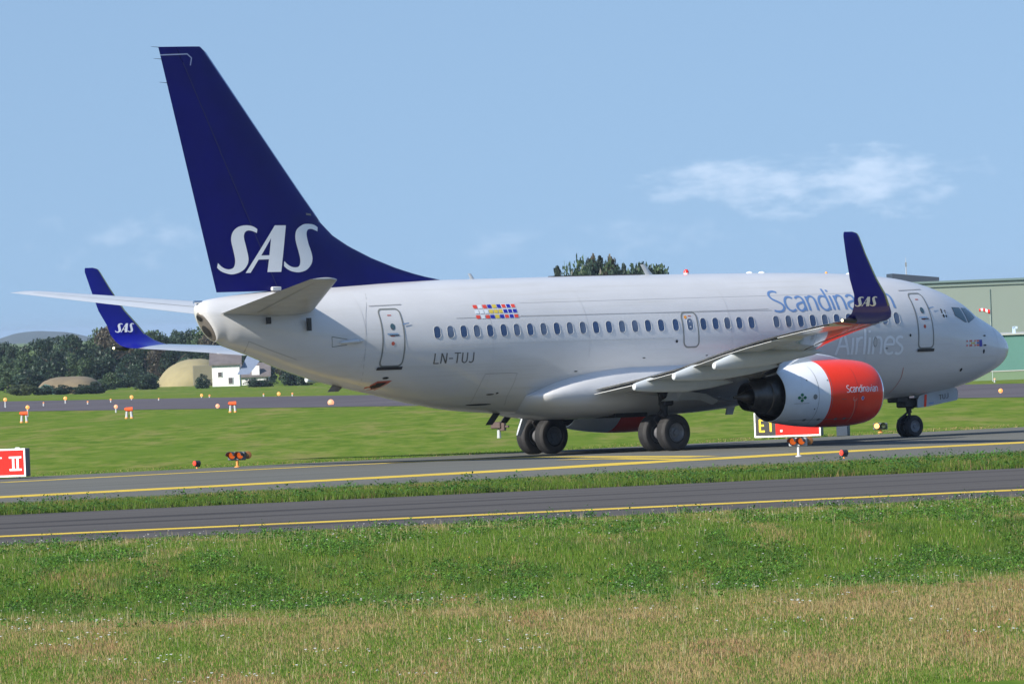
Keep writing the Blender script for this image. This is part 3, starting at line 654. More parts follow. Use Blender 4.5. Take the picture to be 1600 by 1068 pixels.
def logo_tris(fn):
    out = []
    for A, B in (S1, S2):
        A2 = smooth_path(A, 3); B2 = smooth_path(B, 3); out.append(strip_tris([fn(*p) for p in A2], [fn(*p) for p in B2]))
    return [out[0], sum([poly_tris([fn(*p) for p in P]) for P in AP], []), out[1]]

# --- vertical fin
FLE = np.array([(5.05, 21.9), (5.30, 22.5), (5.39, 22.8), (5.54, 23.62), (5.77, 24.48), (6.1, 25.45), (6.46, 26.3), (6.79, 26.9), (7.2, 27.37), (8.02, 28.06), (9.17, 28.99), (10.89, 30.37), (12.32, 31.52), (12.46, 31.70)])
def f_le(z): return float(np.interp(z, FLE[:, 0], FLE[:, 1]))
def f_te(z): return 31.36+(z-5.12)*(33.25-31.36)/(12.47-5.12)
def fin_half(s, z):
    main_le = 26.35+(z-6.2)*(31.70-26.35)/(12.46-6.2)  # straight leading edge without the dorsal fillet
    te = f_te(z); le = f_le(z); ch = te-min(main_le, te-1)
    t = .105; x = (s-main_le)/ch
    def yt(x): return 5*t*(.2969*math.sqrt(max(x, 0))-.126*x-.3516*x*x+.2843*x**3-.1036*x**4)*ch
    if z > 7.3: x = (s-le)/(te-le); return max(.004, 5*t*(.2969*math.sqrt(max(x, 0))-.126*x-.3516*x*x+.2843*x**3-.1036*x**4)*(te-le))
    # dorsal region: taper from the ridge to the body of the fin
    a = min(1, max(0, (s-le)/max(.5, (main_le+1.6)-le))); body = yt(max(x, .28)) if x < .28 else yt(min(x, 1))
    return max(.004, body*math.sin(a*math.pi/2)**.7)
def fin_rows(s_of, n, zs, side_cap=True):
    rings = []
    for z in zs:
        a, b = s_of(z); P = [a+(b-a)*(.5*(1-math.cos(math.pi*i/n))) for i in range(n+1)]
        up = [L(s, fin_half(s, z), z) for s in P]; lo = [L(s, -fin_half(s, z), z) for s in P]
        rings.append(up[::-1]+lo)
    return loft(rings)
zs = list(np.linspace(5.0, 7.4, 25))+list(np.linspace(7.5, 12.3, 20))+[12.40, 12.46]
hinge = lambda z: f_te(z)-(.95+(f_te(z)-f_le(min(z+2.2, 12.4)))*.24 if z < 7.3 else .36*(f_te(z)-f_le(z))*.9)
def hinge(z): return 29.15+(z-5.1)*(32.62-29.15)/(12.46-5.1)
V, F = fin_rows(lambda z: (f_le(z), hinge(z)), 26, zs); fin = mesh('vertical_fin', V, F, M['blue'], plane, ang=50)
V, F = fin_rows(lambda z: (hinge(z)+.025, f_te(z)), 14, zs[2:]); rud = mesh('rudder', V, F, M['blue'], plane, ang=50)
def on_fin(s, z, off): return L(s, fin_half(s, z)+off, z)
def on_fin_p(s, z, off): return L(s, -fin_half(s, z)-off, z)
def fin_map(u, v):
    r = ray(330+u/8.889, 340+v/8.889); y = .2
    for _ in range(6):
        b = w2b(CAM+((-y-CAM[1])/r[1])*r); y = fin_half(b[0], b[2])
    return (b[0], b[2])
T = logo_tris(fin_map)
for T_ in T: decal('logo_letter', T_, M['letter_white'], fin, surf=on_fin, off=.012, mx=.15)
hm = mat('hinge_gap', (.006, .007, .09), .5)
decal('rudder_gap', stroke_tris([(hinge(z)+.01, z) for z in np.linspace(5.2, 12.0, 20)], .035), hm, fin, surf=on_fin, off=.008)
decal('rudder_horn_gap', stroke_tris([(33.20, 12.22), (32.25, 12.24), (32.1, 12.12), (32.15, 11.9)], .035), M['letter_white'] if False else mat('pale_gap', (.30, .36, .55), .5), rud, surf=on_fin, off=.010)
decal('fin_fitting', poly_tris([(28.05, 7.48), (27.85, 7.46), (27.83, 7.40), (28.05, 7.42)]), M['apu_metal'], fin, surf=on_fin, off=.015)
# leading edge strip, its specular highlight painted in as pale blue
rr = []
for z in np.linspace(7.2, 12.3, 20):
    le = f_le(z)-.012; R_ = [L(le+x, fin_half(min(le+x+.012, 99), z)*1.02+.004, z) for x in (.09, .06, .03, .012, 0)]+[L(le+x, -fin_half(le+x+.012, z)*1.02-.004, z) for x in (.012, .03, .06, .09)]
    rr.append(R_)
mesh('fin_leading_edge', *loft(rr), mat('fin_edge_highlight', (.22, .30, .55), .25, metal=.3), fin)
for z in (12.45, 12.1, 11.4):
    mb = MB(); mb.tube(L(f_te(z)-.02, 0, z), L(f_te(z)+.28, 0, z+.02), .009, .004, n=6); mb.build('static_wick', M['gear_dark'], rud)

# winglet logo: laid on the outer (starboard) face of each winglet that the camera can see
def wlet_y(s, z, side, face):
    zt_ = wz(17.0)+.02; zs_ = [zt_+.22, zt_+.44, zt_+.75, 4.9, 5.6, 6.12]; yy = [17.34, 17.51, 17.61, 17.70, 17.80, 17.88]; y = np.interp(z, zs_, yy)
    le = np.interp(z, [4.45, 4.9, 5.6, 6.12], [20.67, 21.09, 21.57, 21.88]); te = le+np.interp(z, [4.45, 4.9, 5.6, 6.12], [1.22, 1.04, .77, .60])
    x = min(1, max(0, (s-le)/(te-le))); h = 5*.083*(.2969*math.sqrt(x)-.126*x-.3516*x*x+.2843*x**3-.1036*x**4)*(te-le)
    return side*y+h
def wl_surf(side): return lambda s, z, off: L(s, wlet_y(s, z, side, 1)+off, z)
wls = [o for o in plane.children if o.name.startswith('winglet')]
for side, wlo, (cu0, cu1, cv0, cv1) in ((1, wls[0], (1334, 1369, 463, 479)), (-1, wls[1], (178.5, 208, 504.5, 519.5))):
    def wm(u, v):
        X = cu0+(u-78)/(1475-78)*(cu1-cu0); Y = cv0+(v-88)/(787-88)*(cv1-cv0); r = ray(X, Y); y = side*17.65
        for _ in range(4):
            b = w2b(CAM+((-y-CAM[1])/r[1])*r); y = wlet_y(b[0], b[2], side, 1)
        return (b[0], b[2])
    for T_ in logo_tris(wm): decal('logo_letter', T_, M['letter_white'], wlo, surf=wl_surf(side), off=.045, mx=.15)

# --- tailplane
for side in (1, -1):
    secs = []
    for y in (.5, .9, 1.6, 3, 4.5, 6, 6.9, 7.12, 7.175):
        k = (y-.9)/(7.17-.9); le = 28.45+k*(32.55-28.45); te = 31.75+k*(33.58-31.75)
        if y > 7: le += (y-7)*1.6
        secs.append((y, 4.62+(y-.9)*.130, le, te-le, .11 if y < 7.15 else .05, 0))
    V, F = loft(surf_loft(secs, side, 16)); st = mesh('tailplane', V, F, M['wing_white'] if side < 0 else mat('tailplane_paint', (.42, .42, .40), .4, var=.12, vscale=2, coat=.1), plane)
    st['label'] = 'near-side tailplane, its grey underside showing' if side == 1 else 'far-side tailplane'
    # elevator gap on both faces
    for f in (1, -1):
        V = []; F = []
        for i, y in enumerate(np.linspace(1.3, 6.7, 12)):
            k = (y-.9)/(7.17-.9); le = 28.45+k*4.1; te = 31.75+k*1.83; ch = te-le
            for x in (.685, .70):
                h = 5*.11*(.2969*math.sqrt(x)-.126*x-.3516*x*x+.2843*x**3-.1036*x**4)*ch; V.append(L(le+x*ch, side*y, 4.62+(y-.9)*.130+f*(h+.006)))
            if i: F.append((2*i-2, 2*i-1, 2*i+1, 2*i))
        mesh('elevator_gap', V, F, M['outline'], st)
mb = MB()
for s_, y_, z0, z1 in ((30.25, 1.0, 4.22, 4.42), (28.95, 1.28, 3.98, 4.36)):
    mb.box((PIV-s_, -y_, (z0+z1)/2), (.15, .06, z1-z0))
    mb.build('tail_bracket', M['gear_dark'], plane); mb = MB()
mb = MB(); mb.tube(L(31.95, 0, 4.92), L(32.25, 0, 4.93), .05, .045); mb.build('tail_light', M['metal'], plane)
mb = MB(); mb.box((PIV-29.35, -.28, 5.26), (.35, .1, .12), bev=.02); mb.build('hinge_fairing', M['fus'], plane)

# --- engines
def circle_ring(s_, r, cy, zc, flat=1.0, n=64, rx=1.0):
    return [L(s_, cy+r*rx*math.cos(2*math.pi*j/n), zc+(r if math.sin(2*math.pi*j/n) > 0 else r*flat)*math.sin(2*math.pi*j/n)) for j in range(n)]
for side in (1, -1):
    cy = 4.83*side; ze = 1.56
    prof = [(11.0, .72), (10.6, .76), (10.33, .80), (10.24, .825), (10.20, .86), (10.23, .895), (10.30, .925), (10.45, .965), (10.7, 1.0), (11.1, 1.035), (11.6, 1.045), (12.1, 1.04), (12.3, 1.035), (12.5, 1.025), (13.0, .985), (13.5, .92), (13.9, .85), (14.12, .81), (14.12, .795), (13.8, .80), (13.3, .80)]
    rr = [circle_ring(s_, r, cy, ze, .965, rx=1.03) for s_, r in prof]
    if side > 0: rr = [r for r in rr]
    V, F = loft(rr, cap0=False, cap1=False)
    n = 64; fm_ = []
    for i in range(len(prof)-1):
        sm_ = (prof[i][0]+prof[i+1][0])/2; outer = 4 <= i <= 17
        for j in range(n):
            if 1 <= i <= 5: m_ = 2
            elif i < 1: m_ = 3
            elif i > 17: m_ = 3
            else: m_ = 0 if sm_ < 12.42 else 1
            fm_.append(m_)
    nac = mesh('engine_nacelle', V, F, [M['red'], M['cowl_white'], M['lip_metal'], M['hot_metal']], plane, fmat=fm_)
    nac['label'] = ('near' if side == 1 else 'far')+' engine with red front cowl and white rear cowl'
    def lathe_part(name, prof_, mt, par, **k):
        V, F = loft([circle_ring(s_, r, cy, ze, n=48) for s_, r in prof_], cap0=False, cap1=False); return mesh(name, V, F, M[mt], par)
    lathe_part('fan_duct', [(13.2, .80), (13.21, .60), (13.2, .3)], 'dark', nac)
    lathe_part('fan_face', [(11.1, .74), (11.12, .2), (10.8, .12), (10.6, .01)], 'gear_dark', nac)
    lathe_part('core_cowl', [(13.15, .70), (13.6, .69), (14.1, .62), (14.35, .555), (14.37, .53)], 'hot_metal', nac)
    lathe_part('exhaust_nozzle', [(14.25, .54), (14.5, .50), (14.95, .425), (15.0, .415), (15.0, .40), (14.7, .40)], 'hot_metal', nac)
    lathe_part('nozzle_interior', [(14.72, .405), (14.70, .1)], 'dark', nac)
    lathe_part('exhaust_cone', [(14.6, .30), (14.9, .22), (15.2, .11), (15.4, .045), (15.5, .04), (15.5, .001)], 'hot_metal', nac)
    # pylon
    rr = []
    for (s_, zt_, zb_, hw_) in ((11.15, 2.60, 2.50, .03), (11.6, 2.72, 2.45, .12), (12.4, 2.84, 2.40, .19), (13.3, 2.88, 2.30, .21), (14.2, 2.76, 2.16, .21), (15.2, 2.5, 2.12, .19), (16.4, 2.4, 2.16, .13), (17.2, 2.35, 2.25, .04)):
        rr.append([L(s_, cy+hw_*x, zb_+(zt_-zb_)*v) for x, v in ((-1, 0), (1, 0), (1, .6), (.75, .88), (.3, 1), (-.3, 1), (-.75, .88), (-1, .6))])
    mesh('pylon', *loft(rr), M['wing_white'], nac)
    # inboard strake/chine
    mesh('nacelle_strake', *loft([[L(11.3+x, cy-side*(1.0+.0*x)*.72+ -side*y, 2.30+y) for x, y in ((0, -.02), (.35, -.02), (1.1, -.02), (1.1, 0.0), (.6, .22), (.35, .22))], [L(11.3+x, cy-side*.72-side*y+.02, 2.30+y) for x, y in ((0, -.02), (.35, -.02), (1.1, -.02), (1.1, 0.0), (.6, .22), (.35, .22))]]), M['wing_white'], nac)
    if side > 0:
        pr = np.array(sorted([(a, b) for a, b in prof[5:18]]))
        def nac_y(s_, z, off=.01):
            r = float(np.interp(s_, pr[:, 0], pr[:, 1])); h = (z-ze)/(r if z > ze else r*.965); return L(s_, cy+r*1.03*math.sqrt(max(0, 1-h*h))+off, z)
        def nac_hit(px_, py_):
            r = ray(px_, py_); y = cy+1.0
            for _ in range(8):
                b = w2b(CAM+((-y-CAM[1])/r[1])*r); rr_ = float(np.interp(b[0], pr[:, 0], pr[:, 1])); h = (b[2]-ze)/rr_; y = cy+rr_*1.03*math.sqrt(max(.05, 1-h*h))
            return b[0], b[2]
        a0 = nac_hit(1323, 612.5); a1 = nac_hit(1372, 612)
        place_text('cowl_letter', 'Scandinavian', .15, a0, (a1[0], a0[1]), M['letter_white'], nac, surf=nac_y, cap=.145, base=.008)
        e0 = nac_hit(1253.5, 621)
        decal('clover_emblem', [t for dx, dz in ((.10, 0), (-.10, 0), (0, .085), (0, -.085)) for t in poly_tris([(e0[0]+dx+p[0], e0[1]+dz+p[1]) for p in arc(0, 0, .055, .05, 0, 330, 11)])]+poly_tris([(e0[0]+.12, e0[1]+.012), (e0[0]-.12, e0[1]+.012), (e0[0]-.12, e0[1]-.012), (e0[0]+.12, e0[1]-.012)]), M['green'], nac, surf=nac_y)
        decal('cowl_marking', poly_tris([(e0[0]+.27, e0[1]-.165), (e0[0]-.27, e0[1]-.165), (e0[0]-.27, e0[1]-.18), (e0[0]+.27, e0[1]-.18)]), M['line'], nac, surf=nac_y)
        e1 = nac_hit(1274, 619.5); decal('drain_port', poly_tris([(e1[0]+p[0], e1[1]+p[1]) for p in arc(0, 0, .075, .08, 0, 330, 11)]), M['outline'], nac, surf=nac_y)
        e1 = nac_hit(1348, 621.5); decal('round_marking', poly_tris([(e1[0]+p[0], e1[1]+p[1]) for p in arc(0, 0, .055, .06, 0, 330, 11)]), M['f_white'], nac, surf=nac_y); decal('round_marking', poly_tris([(e1[0]+p[0], e1[1]+p[1]) for p in arc(0, 0, .035, .05, 0, 330, 11)]), M['f_blue'], nac, surf=nac_y, off=.014)
        Q = [nac_hit(*p) for p in ((1335.5, 622.5), (1335.5, 630), (1333.5, 643), (1329, 653), (1324, 659))]
        pk = mat('pale_pink_line', (.75, .22, .16), .4)
        decal('cowl_line', stroke_tris(Q, .035, smooth=3), pk, nac, surf=nac_y)
        e1 = nac_hit(1336, 622.5); decal('cowl_line', stroke_tris([(e1[0]+p[0], e1[1]+p[1]) for p in arc(0, 0, .07, .065, -200, 60, 10)], .03), pk, nac, surf=nac_y, off=.013)
        e1 = nac_hit(1319, 623); decal('cowl_marking', poly_tris([(e1[0]+.09, e1[1]+.012), (e1[0]-.09, e1[1]+.012), (e1[0]-.09, e1[1]-.012), (e1[0]+.09, e1[1]-.012)]), M['red_mark'], nac, surf=nac_y)
        decal('cowl_seam', stroke_tris([(11.42, z) for z in np.linspace(.8, 2.3, 12)], .014), mat('red_seam', (.38, .03, .02), .4), nac, surf=nac_y, off=.006)
        for ss_ in (12.44, 12.95): decal('cowl_seam', stroke_tris([(ss_, z) for z in np.linspace(.68, 2.42, 14)], .012), M['outline'], nac, surf=nac_y, off=.006)
        decal('cowl_seam', stroke_tris([(s_, .80) for s_ in np.linspace(11.42, 13.7, 14)], .012), M['outline'], nac, surf=nac_y, off=.006)
        for s_ in (11.7, 12.05, 12.7, 13.2): decal('cowl_latch', poly_tris([(s_+.05, .83), (s_-.05, .83), (s_-.05, .77), (s_+.05, .77)]), M['outline'], nac, surf=nac_y, off=.009)
        for s_, z_ in ((12.55, 1.98), (13.05, 1.12), (13.3, 2.0)): decal('cowl_fitting', poly_tris([(s_+p[0], z_+p[1]) for p in arc(0, 0, .022, .022, 0, 330, 8)]), M['dark'], nac, surf=nac_y, off=.009)
        decal('cowl_seam', stroke_tris([nac_hit(*p) for p in ((1274, 597), (1275, 640))], .012), M['line'], nac, surf=nac_y, off=.006) if False else None

# --- landing gear
def wheel(parent, s_, y_, zc, R, w, rim_r, out):
    mb = MB(); h = w/2
    prof = [(-h*.78, rim_r), (-h*.95, rim_r*1.12), (-h, R*.80), (-h*.93, R*.90), (-h*.74, R*.965), (-h*.5, R*.992)]
    for g in (-.36, -.12, .12, .36): prof += [(h*(g-.035), R), (h*(g-.02), R-.012), (h*(g+.02), R-.012), (h*(g+.035), R)]
    prof += [(h*.5, R*.992), (h*.74, R*.965), (h*.93, R*.90), (h, R*.80), (h*.95, rim_r*1.12), (h*.78, rim_r)]
    mb.lathe(L(s_, y_, zc), (0, 1, 0), prof, n=56); ty = mb.build('tyre', M['tyre'], parent, ang=28)
    mb = MB()
    for sg in (-1, 1):
        mb.lathe(L(s_, y_, zc), (0, sg, 0), [(h*.78, rim_r), (h*.82, rim_r*.96), (h*.62, rim_r*.86), (h*.45, rim_r*.55), (h*.5, rim_r*.36), (h*.74, rim_r*.30), (h*.76, rim_r*.02)], n=40)
        for k in range(9):
            a = 2*math.pi*k/9; mb.tube(L(s_+math.cos(a)*rim_r*.70, y_+sg*h*-.50, zc+math.sin(a)*rim_r*.70), L(s_+math.cos(a)*rim_r*.70, y_-sg*h*.60, zc+math.sin(a)*rim_r*.70), rim_r*.075, n=8)
    mb.build('wheel_rim', M['rim'], parent, ang=30)
for side in (1, -1):
    sy = 2.86*side; mb = MB()
    mb.tube(L(16.61, sy, .56), L(16.55, sy-.05*side, 1.30), .075, n=18); mb.tube(L(16.57, sy-.03*side, 1.05), L(16.45, sy-.1*side, 2.35), .125, n=20)
    mb.tube(L(16.61, sy-.5, .56), L(16.61, sy+.5, .56), .07); mb.tube(L(16.50, sy-.1*side, 1.7), L(16.3, sy-1.3*side, 2.15), .06); mb.tube(L(16.5, sy-.1*side, 1.5), L(15.4, sy, 2.2), .05)
    mb.tube(L(16.72, sy, .72), L(16.98, sy, .98), .04, .03); mb.tube(L(16.98, sy, .98), L(16.68, sy, 1.25), .03, .04); mb.box((PIV-16.45, -sy+.05*side, 1.52), (.38, .34, .30), bev=.04)
    mb.tube(L(16.75, sy+.06, 1.2), L(16.9, sy+.1, 1.9), .02); mb.tube(L(16.4, sy-.12, .8), L(16.42, sy-.14, 1.9), .018)
    g = mb.build('main_landing_gear', M['gear_dark'], plane); g['label'] = ('near' if side == 1 else 'far')+' main landing gear leg with twin wheels'
    for dy in (-.43, .43): wheel(g, 16.61, sy+dy, .563, .563, .40, .29, 1)
    for dy in (-.16, .16):
        mb = MB(); mb.lathe(L(16.61, sy+dy, .56), (0, 1, 0), [(-.07, .19), (-.07, .2), (.07, .2), (.07, .19)], n=24, cap=True); mb.build('brake_pack', M['rim'], g)
    # leg doors: an outer curved plate and a hanging small plate
    o_ = side
    if side > 0:
        R0 = [(16.95, 1.62), (16.78, 1.95), (16.55, 2.0), (16.3, 1.78), (15.4, 1.66), (14.9, 1.45)]
        A_ = [L(s_, sy+.55*o_, z_) for s_, z_ in R0]; B_ = [L(s_, sy+.60*o_, z_+.03) for s_, z_ in R0]; C_ = [L(s_, sy+.30*o_, min(z_, 1.62)-.10) for s_, z_ in R0]
        V = A_+B_+C_; n_ = len(R0); F = []
        for i in range(n_-1): F += [(i, i+1, n_+i+1, n_+i), (i, 2*n_+i, 2*n_+i+1, i+1), (n_+i, n_+i+1, 2*n_+i+1, 2*n_+i)]
        mesh('gear_door', V, F, M['gear_dark'] if False else M['gear_white'], g, smooth=False)
    else:
        mb = MB(); mb.add(*loft([[L(17.55, sy+.2, 1.36), L(17.25, sy+.2, 1.36), L(17.22, sy+.28, 1.36), L(17.5, sy+.28, 1.36)], [L(17.85, sy+.25, .62), L(17.72, sy+.25, .58), L(17.72, sy+.29, .58), L(17.84, sy+.29, .62)]])); mb.build('gear_door', M['gear_white'], g)
        mb = MB(); mb.add(*loft([[L(18.1, sy+.2, 1.40), L(17.8, sy+.2, 1.40), L(17.8, sy+.25, 1.4), L(18.1, sy+.25, 1.4)], [L(18.45, sy+.2, 1.02), L(18.2, sy+.2, 1.0), L(18.2, sy+.24, 1.0), L(18.45, sy+.24, 1.02)]])); mb.build('gear_door', M['gear_dark'], g)
# dark wheel wells under the belly
mb = MB(); mb.add(*loft([[L(s_, y_, z_) for s_, y_ in ((15.3, 2.2), (17.3, 2.2), (17.3, 3.2), (15.3, 3.2))] for z_ in (1.86, 2.05)])); mb.build('wheel_well', M['dark'], plane)
mb = MB(); mb.add(*loft([[L(s_, y_, z_) for s_, y_ in ((15.9, -1.3), (17.2, -1.3), (17.2, 1.3), (15.9, 1.3))] for z_ in (1.06, 1.2)])); mb.build('wheel_well', M['dark'], plane)
mb = MB(); mb.box((PIV-17.0, 1.75, 1.16), (1.3, .8, .24), bev=.04); mb.build('wheel_well', M['gear_dark'], plane)
# nose gear
ng = .088; mb = MB(); s0 = 4.04
mb.tube(L(s0, 0, ng+.345), L(s0-.0, 0, .98), .05, n=16); mb.tube(L(s0, 0, .85), L(s0+.12, 0, 1.5), .085, n=18); mb.tube(L(s0, -.25, ng+.345), L(s0, .25, ng+.345), .05)
mb.box((PIV-s0-.15+.1, 0, 1.16), (.62, .46, .30), bev=.04); mb.box((PIV-s0-.45, 0, 1.28), (.5, .5, .2), bev=.03)
mb.tube(L(s0+.02, 0, .9), L(s0+.48, 0, .62), .035); mb.tube(L(s0+.48, 0, .62), L(s0+.1, 0, .46), .035); mb.tube(L(s0-.1, 0, 1.0), L(s0-.9, 0, 1.35), .045)
g = mb.build('nose_landing_gear', M['gear_dark'], plane); g['label'] = 'nose landing gear with twin wheels'
for dy in (-.185, .185): wheel(g, s0, dy, ng+.345, .345, .20, .19, 1)
for sy in (.42, -.42):
    P = [(3.80, 1.42), (3.98, 1.36), (4.05, 1.25), (4.06, 1.0), (3.7, 1.02), (2.45, 1.19), (2.36, 1.22), (2.34, 1.46), (2.40, 1.57), (2.6, 1.60)] if sy > 0 else [(3.4, 1.42), (3.4, 1.08), (2.4, 1.22), (2.4, 1.5)]
    
    V = [L(s_, sy, z_) for s_, z_ in P]+[L(s_, sy-.04, z_) for s_, z_ in P]; n_ = len(P)
    F = [tuple(range(n_)), tuple(range(2*n_-1, n_-1, -1))]+[(i, (i+1) % n_, n_+(i+1) % n_, n_+i) for i in range(n_)]
    nd = mesh('nose_gear_door', V, F, M['gear_white'], plane, ang=30)
    if sy > 0:
        sf = lambda s_, z_, off: L(s_, sy+off, z_)
        decal('door_stripe', poly_tris([(3.76, 1.40), (3.66, 1.41), (3.70, 1.03), (3.80, 1.02)]), M['red'], nd, surf=sf)
        place_text('door_letter', 'TUJ', .18, (3.16, 1.22), (2.74, 1.28), M['reg_grey'], nd, surf=sf, cap=.105)
        decal('door_stripe', poly_tris([(3.58, 1.14), (3.38, 1.16), (3.38, 1.13), (3.58, 1.11)]), M['letter_blue'], nd, surf=sf)
# ------------------------------------------------------------------ ground materials
def ramp_mat(name, stops, scale, stretch, rot=0, rough=.95, second=None, bump=0, fine=None):
    """noise -> colour ramp in world metres; second: (scale, stretch, amount, colour) overlay patches"""
    m = bpy.data.materials.new(name); m.use_nodes = True; t = m.node_tree; p = t.nodes['Principled BSDF']; p.inputs['Roughness'].default_value = rough; p.inputs['Specular IOR Level'].default_value = 0.0
    c = t.nodes.new('ShaderNodeTexCoord')
    def noise(sc, st, det=6):
        mp = t.nodes.new('ShaderNodeMapping'); mp.inputs['Scale'].default_value = (*st, 1); mp.vector_type = 'POINT'
        rt = t.nodes.new('ShaderNodeMapping'); rt.inputs['Rotation'].default_value = (0, 0, -rot); t.links.new(c.outputs['Object'], rt.inputs['Vector']); t.links.new(rt.outputs[0], mp.inputs['Vector'])
        n = t.nodes.new('ShaderNodeTexNoise'); n.inputs['Scale'].default_value = sc; n.inputs['Detail'].default_value = det; n.inputs['Roughness'].default_value = .62
        t.links.new(mp.outputs[0], n.inputs['Vector']); return n.outputs['Fac']
    r = t.nodes.new('ShaderNodeValToRGB'); els = r.color_ramp.elements
    while len(els) < len(stops): els.new(.5)
    for e, (pos, col) in zip(els, stops): e.position = pos; e.color = (*col, 1)
    t.links.new(noise(scale, stretch), r.inputs['Fac']); out = r.outputs['Color']
    for sec in (second or []):
        sc, st, lo, hi, col, amt = sec
        mr = t.nodes.new('ShaderNodeMapRange'); mr.interpolation_type = 'SMOOTHSTEP'; mr.inputs['From Min'].default_value = lo; mr.inputs['From Max'].default_value = hi; mr.inputs['To Max'].default_value = amt
        t.links.new(noise(sc, st, 5), mr.inputs['Value']); mx = t.nodes.new('ShaderNodeMix'); mx.data_type = 'RGBA'
        t.links.new(mr.outputs[0], mx.inputs['Factor']); t.links.new(out, mx.inputs['A']); mx.inputs['B'].default_value = (*col, 1); out = mx.outputs['Result']
    t.links.new(out, p.inputs['Base Color'])
    return m
G1, G2, G3 = (.078, .140, .022), (.118, .176, .030), (.165, .200, .050)
M['ground'] = ramp_mat('mown_grass_ground', [(.36, G1), (.5, G2), (.64, G3)], .9, (.14, 1), YAW,
    second=[(.35, (.10, 1), .50, .66, (.20, .195, .068), .8), (1.6, (.12, 1), .55, .72, (.060, .118, .020), .75), (.10, (.08, 1), .5, .62, (.098, .165, .026), .7)])
TAX = math.radians(-8)
M['asphalt'] = ramp_mat('taxiway_asphalt', [(.3, (.115, .119, .110)), (.7, (.150, .154, .144))], .5, (.12, 1.4), 0, .8,
    second=[(.08, (.3, 2.0), .5, .7, (.115, .118, .122), .6), (9, (1, 1), .5, .8, (.18, .18, .17), .5)])
M['asphalt2'] = ramp_mat('dark_taxiway_asphalt', [(.3, (.082, .080, .080)), (.7, (.108, .105, .105))], .5, (.1, 1.6), -.28, .8,
    second=[(.15, (.15, 2.4), .52, .66, (.050, .050, .054), .9), (9, (1, 1), .5, .8, (.16, .16, .165), .4)])
M['asphalt3'] = ramp_mat('runway_asphalt', [(.3, (.095, .09, .105)), (.7, (.12, .115, .13))], .1, (.3, 1), .3, .85)
M['yellow'] = ramp_mat('yellow_line_paint', [(.3, (.52, .37, .06)), (.75, (.64, .48, .10))], 1.2, (1, 1), 0, .7, second=[(.8, (.5, 1.5), .56, .72, (.20, .18, .12), .7)])

# the ground: one sheet in a fan that reaches the horizon
def g_rows():
    r = list(np.arange(-40, 108, 12.))+list(np.arange(108, 228, .5))+list(np.arange(228, 620, 7.))+list(np.arange(620, 1500, 40.)); v = 1500.
    while v < 17500: r.append(v); v *= 1.18
    return np.array(r)
def g_cols():
    c = list(np.arange(0, .075, .0016)); v = .075
    while v < 3.2: c.append(v); v *= 1.3
    c = np.array(c); return np.concatenate([-c[:0:-1], c])
rw = g_rows(); cl = g_cols(); AP_ = 55.
DD, TT = np.meshgrid(rw, cl, indexing='ij'); UU = TT*(DD+AP_)
GX = CAM[0]+DD*FXY[0]+UU*RXY[0]; GY = CAM[1]+DD*FXY[1]+UU*RXY[1]; GZ = ground_z(GX, GY)
nr, nc = DD.shape
me = bpy.data.meshes.new('ground'); idx = np.arange(nr*nc).reshape(nr, nc)
quads = np.stack([idx[:-1, :-1], idx[:-1, 1:], idx[1:, 1:], idx[1:, :-1]], -1).reshape(-1, 4)
def np_mesh(name, V, F, mats, smooth=False, col=None, fmat=None, kind=None):
    me = bpy.data.meshes.new(name); V = np.asarray(V, np.float32); F = np.asarray(F, np.int32); k = F.shape[1]
    me.vertices.add(len(V)); me.vertices.foreach_set('co', V.ravel()); me.loops.add(F.size); me.loops.foreach_set('vertex_index', F.ravel())
    me.polygons.add(len(F)); me.polygons.foreach_set('loop_start', np.arange(0, F.size, k, dtype=np.int32)); me.polygons.foreach_set('loop_total', np.full(len(F), k, np.int32))
    if smooth: me.polygons.foreach_set('use_smooth', np.ones(len(F), bool))
    for m in mats: me.materials.append(m)
    if fmat is not None: me.polygons.foreach_set('material_index', np.asarray(fmat, np.int32))
    me.update(calc_edges=True)
    if col is not None:
        a = me.color_attributes.new('Col', 'FLOAT_COLOR', 'POINT'); a.data.foreach_set('color', np.concatenate([col, np.ones((len(col), 1))], 1).astype(np.float32).ravel())
    o = bpy.data.objects.new(name, me); COL.objects.link(o)
    if kind: o['kind'] = kind
    return o
np_mesh('ground', np.stack([GX.ravel(), GY.ravel(), GZ.ravel()], 1), quads, [M['ground']], True, kind='structure')

def ext(P, d=900):
    P = [np.array(p[:2], float) for p in P]; a = (P[0]-P[1])/np.linalg.norm(P[0]-P[1]); b = (P[-1]-P[-2])/np.linalg.norm(P[-1]-P[-2])
    return [P[0]+a*d]+P+[P[-1]+b*d]
def gp(*pts): return [gnd(x, y)[:2] for x, y in pts]
def resample(P, n):
    P = np.array(P); L_ = np.concatenate([[0], np.cumsum(np.linalg.norm(np.diff(P, axis=0), axis=1))]); t = np.linspace(0, L_[-1], n); return np.stack([np.interp(t, L_, P[:, 0]), np.interp(t, L_, P[:, 1])], 1)
def sheet(name, A, B, m, z, n=60):
    A = resample(A, n); B = resample(B, n); V = [(p[0], p[1], z) for p in A]+[(p[0], p[1], z) for p in B]; F = [(i, i+1, n+i+1, n+i) for i in range(n-1)]
    o = mesh(name, V, F, m, smooth=False); o['kind'] = 'structure'; return o
TF = ext([(-40, 8.3), (-13, 8.3), (14, 8.0)]); TN = ext([(-62, -34.6), (-48, -35.4), (-31, -35.6)])
sheet('taxiway', TF, TN, M['asphalt'], .010)
VN = ext([(-73.26, -44.6), (-61.39, -48.6), (-47.82, -52.9)]); EE = ext([EA+EN*0, EB+EN*0])
sheet('near_taxiway', VN, EE, M['asphalt2'], .010)
RN = ext([gnd(0, 643)[:2], gnd(1600, 620.5)[:2]], 1500); RF = ext([gnd(0, 627)[:2], gnd(1600, 599)[:2]], 1500)
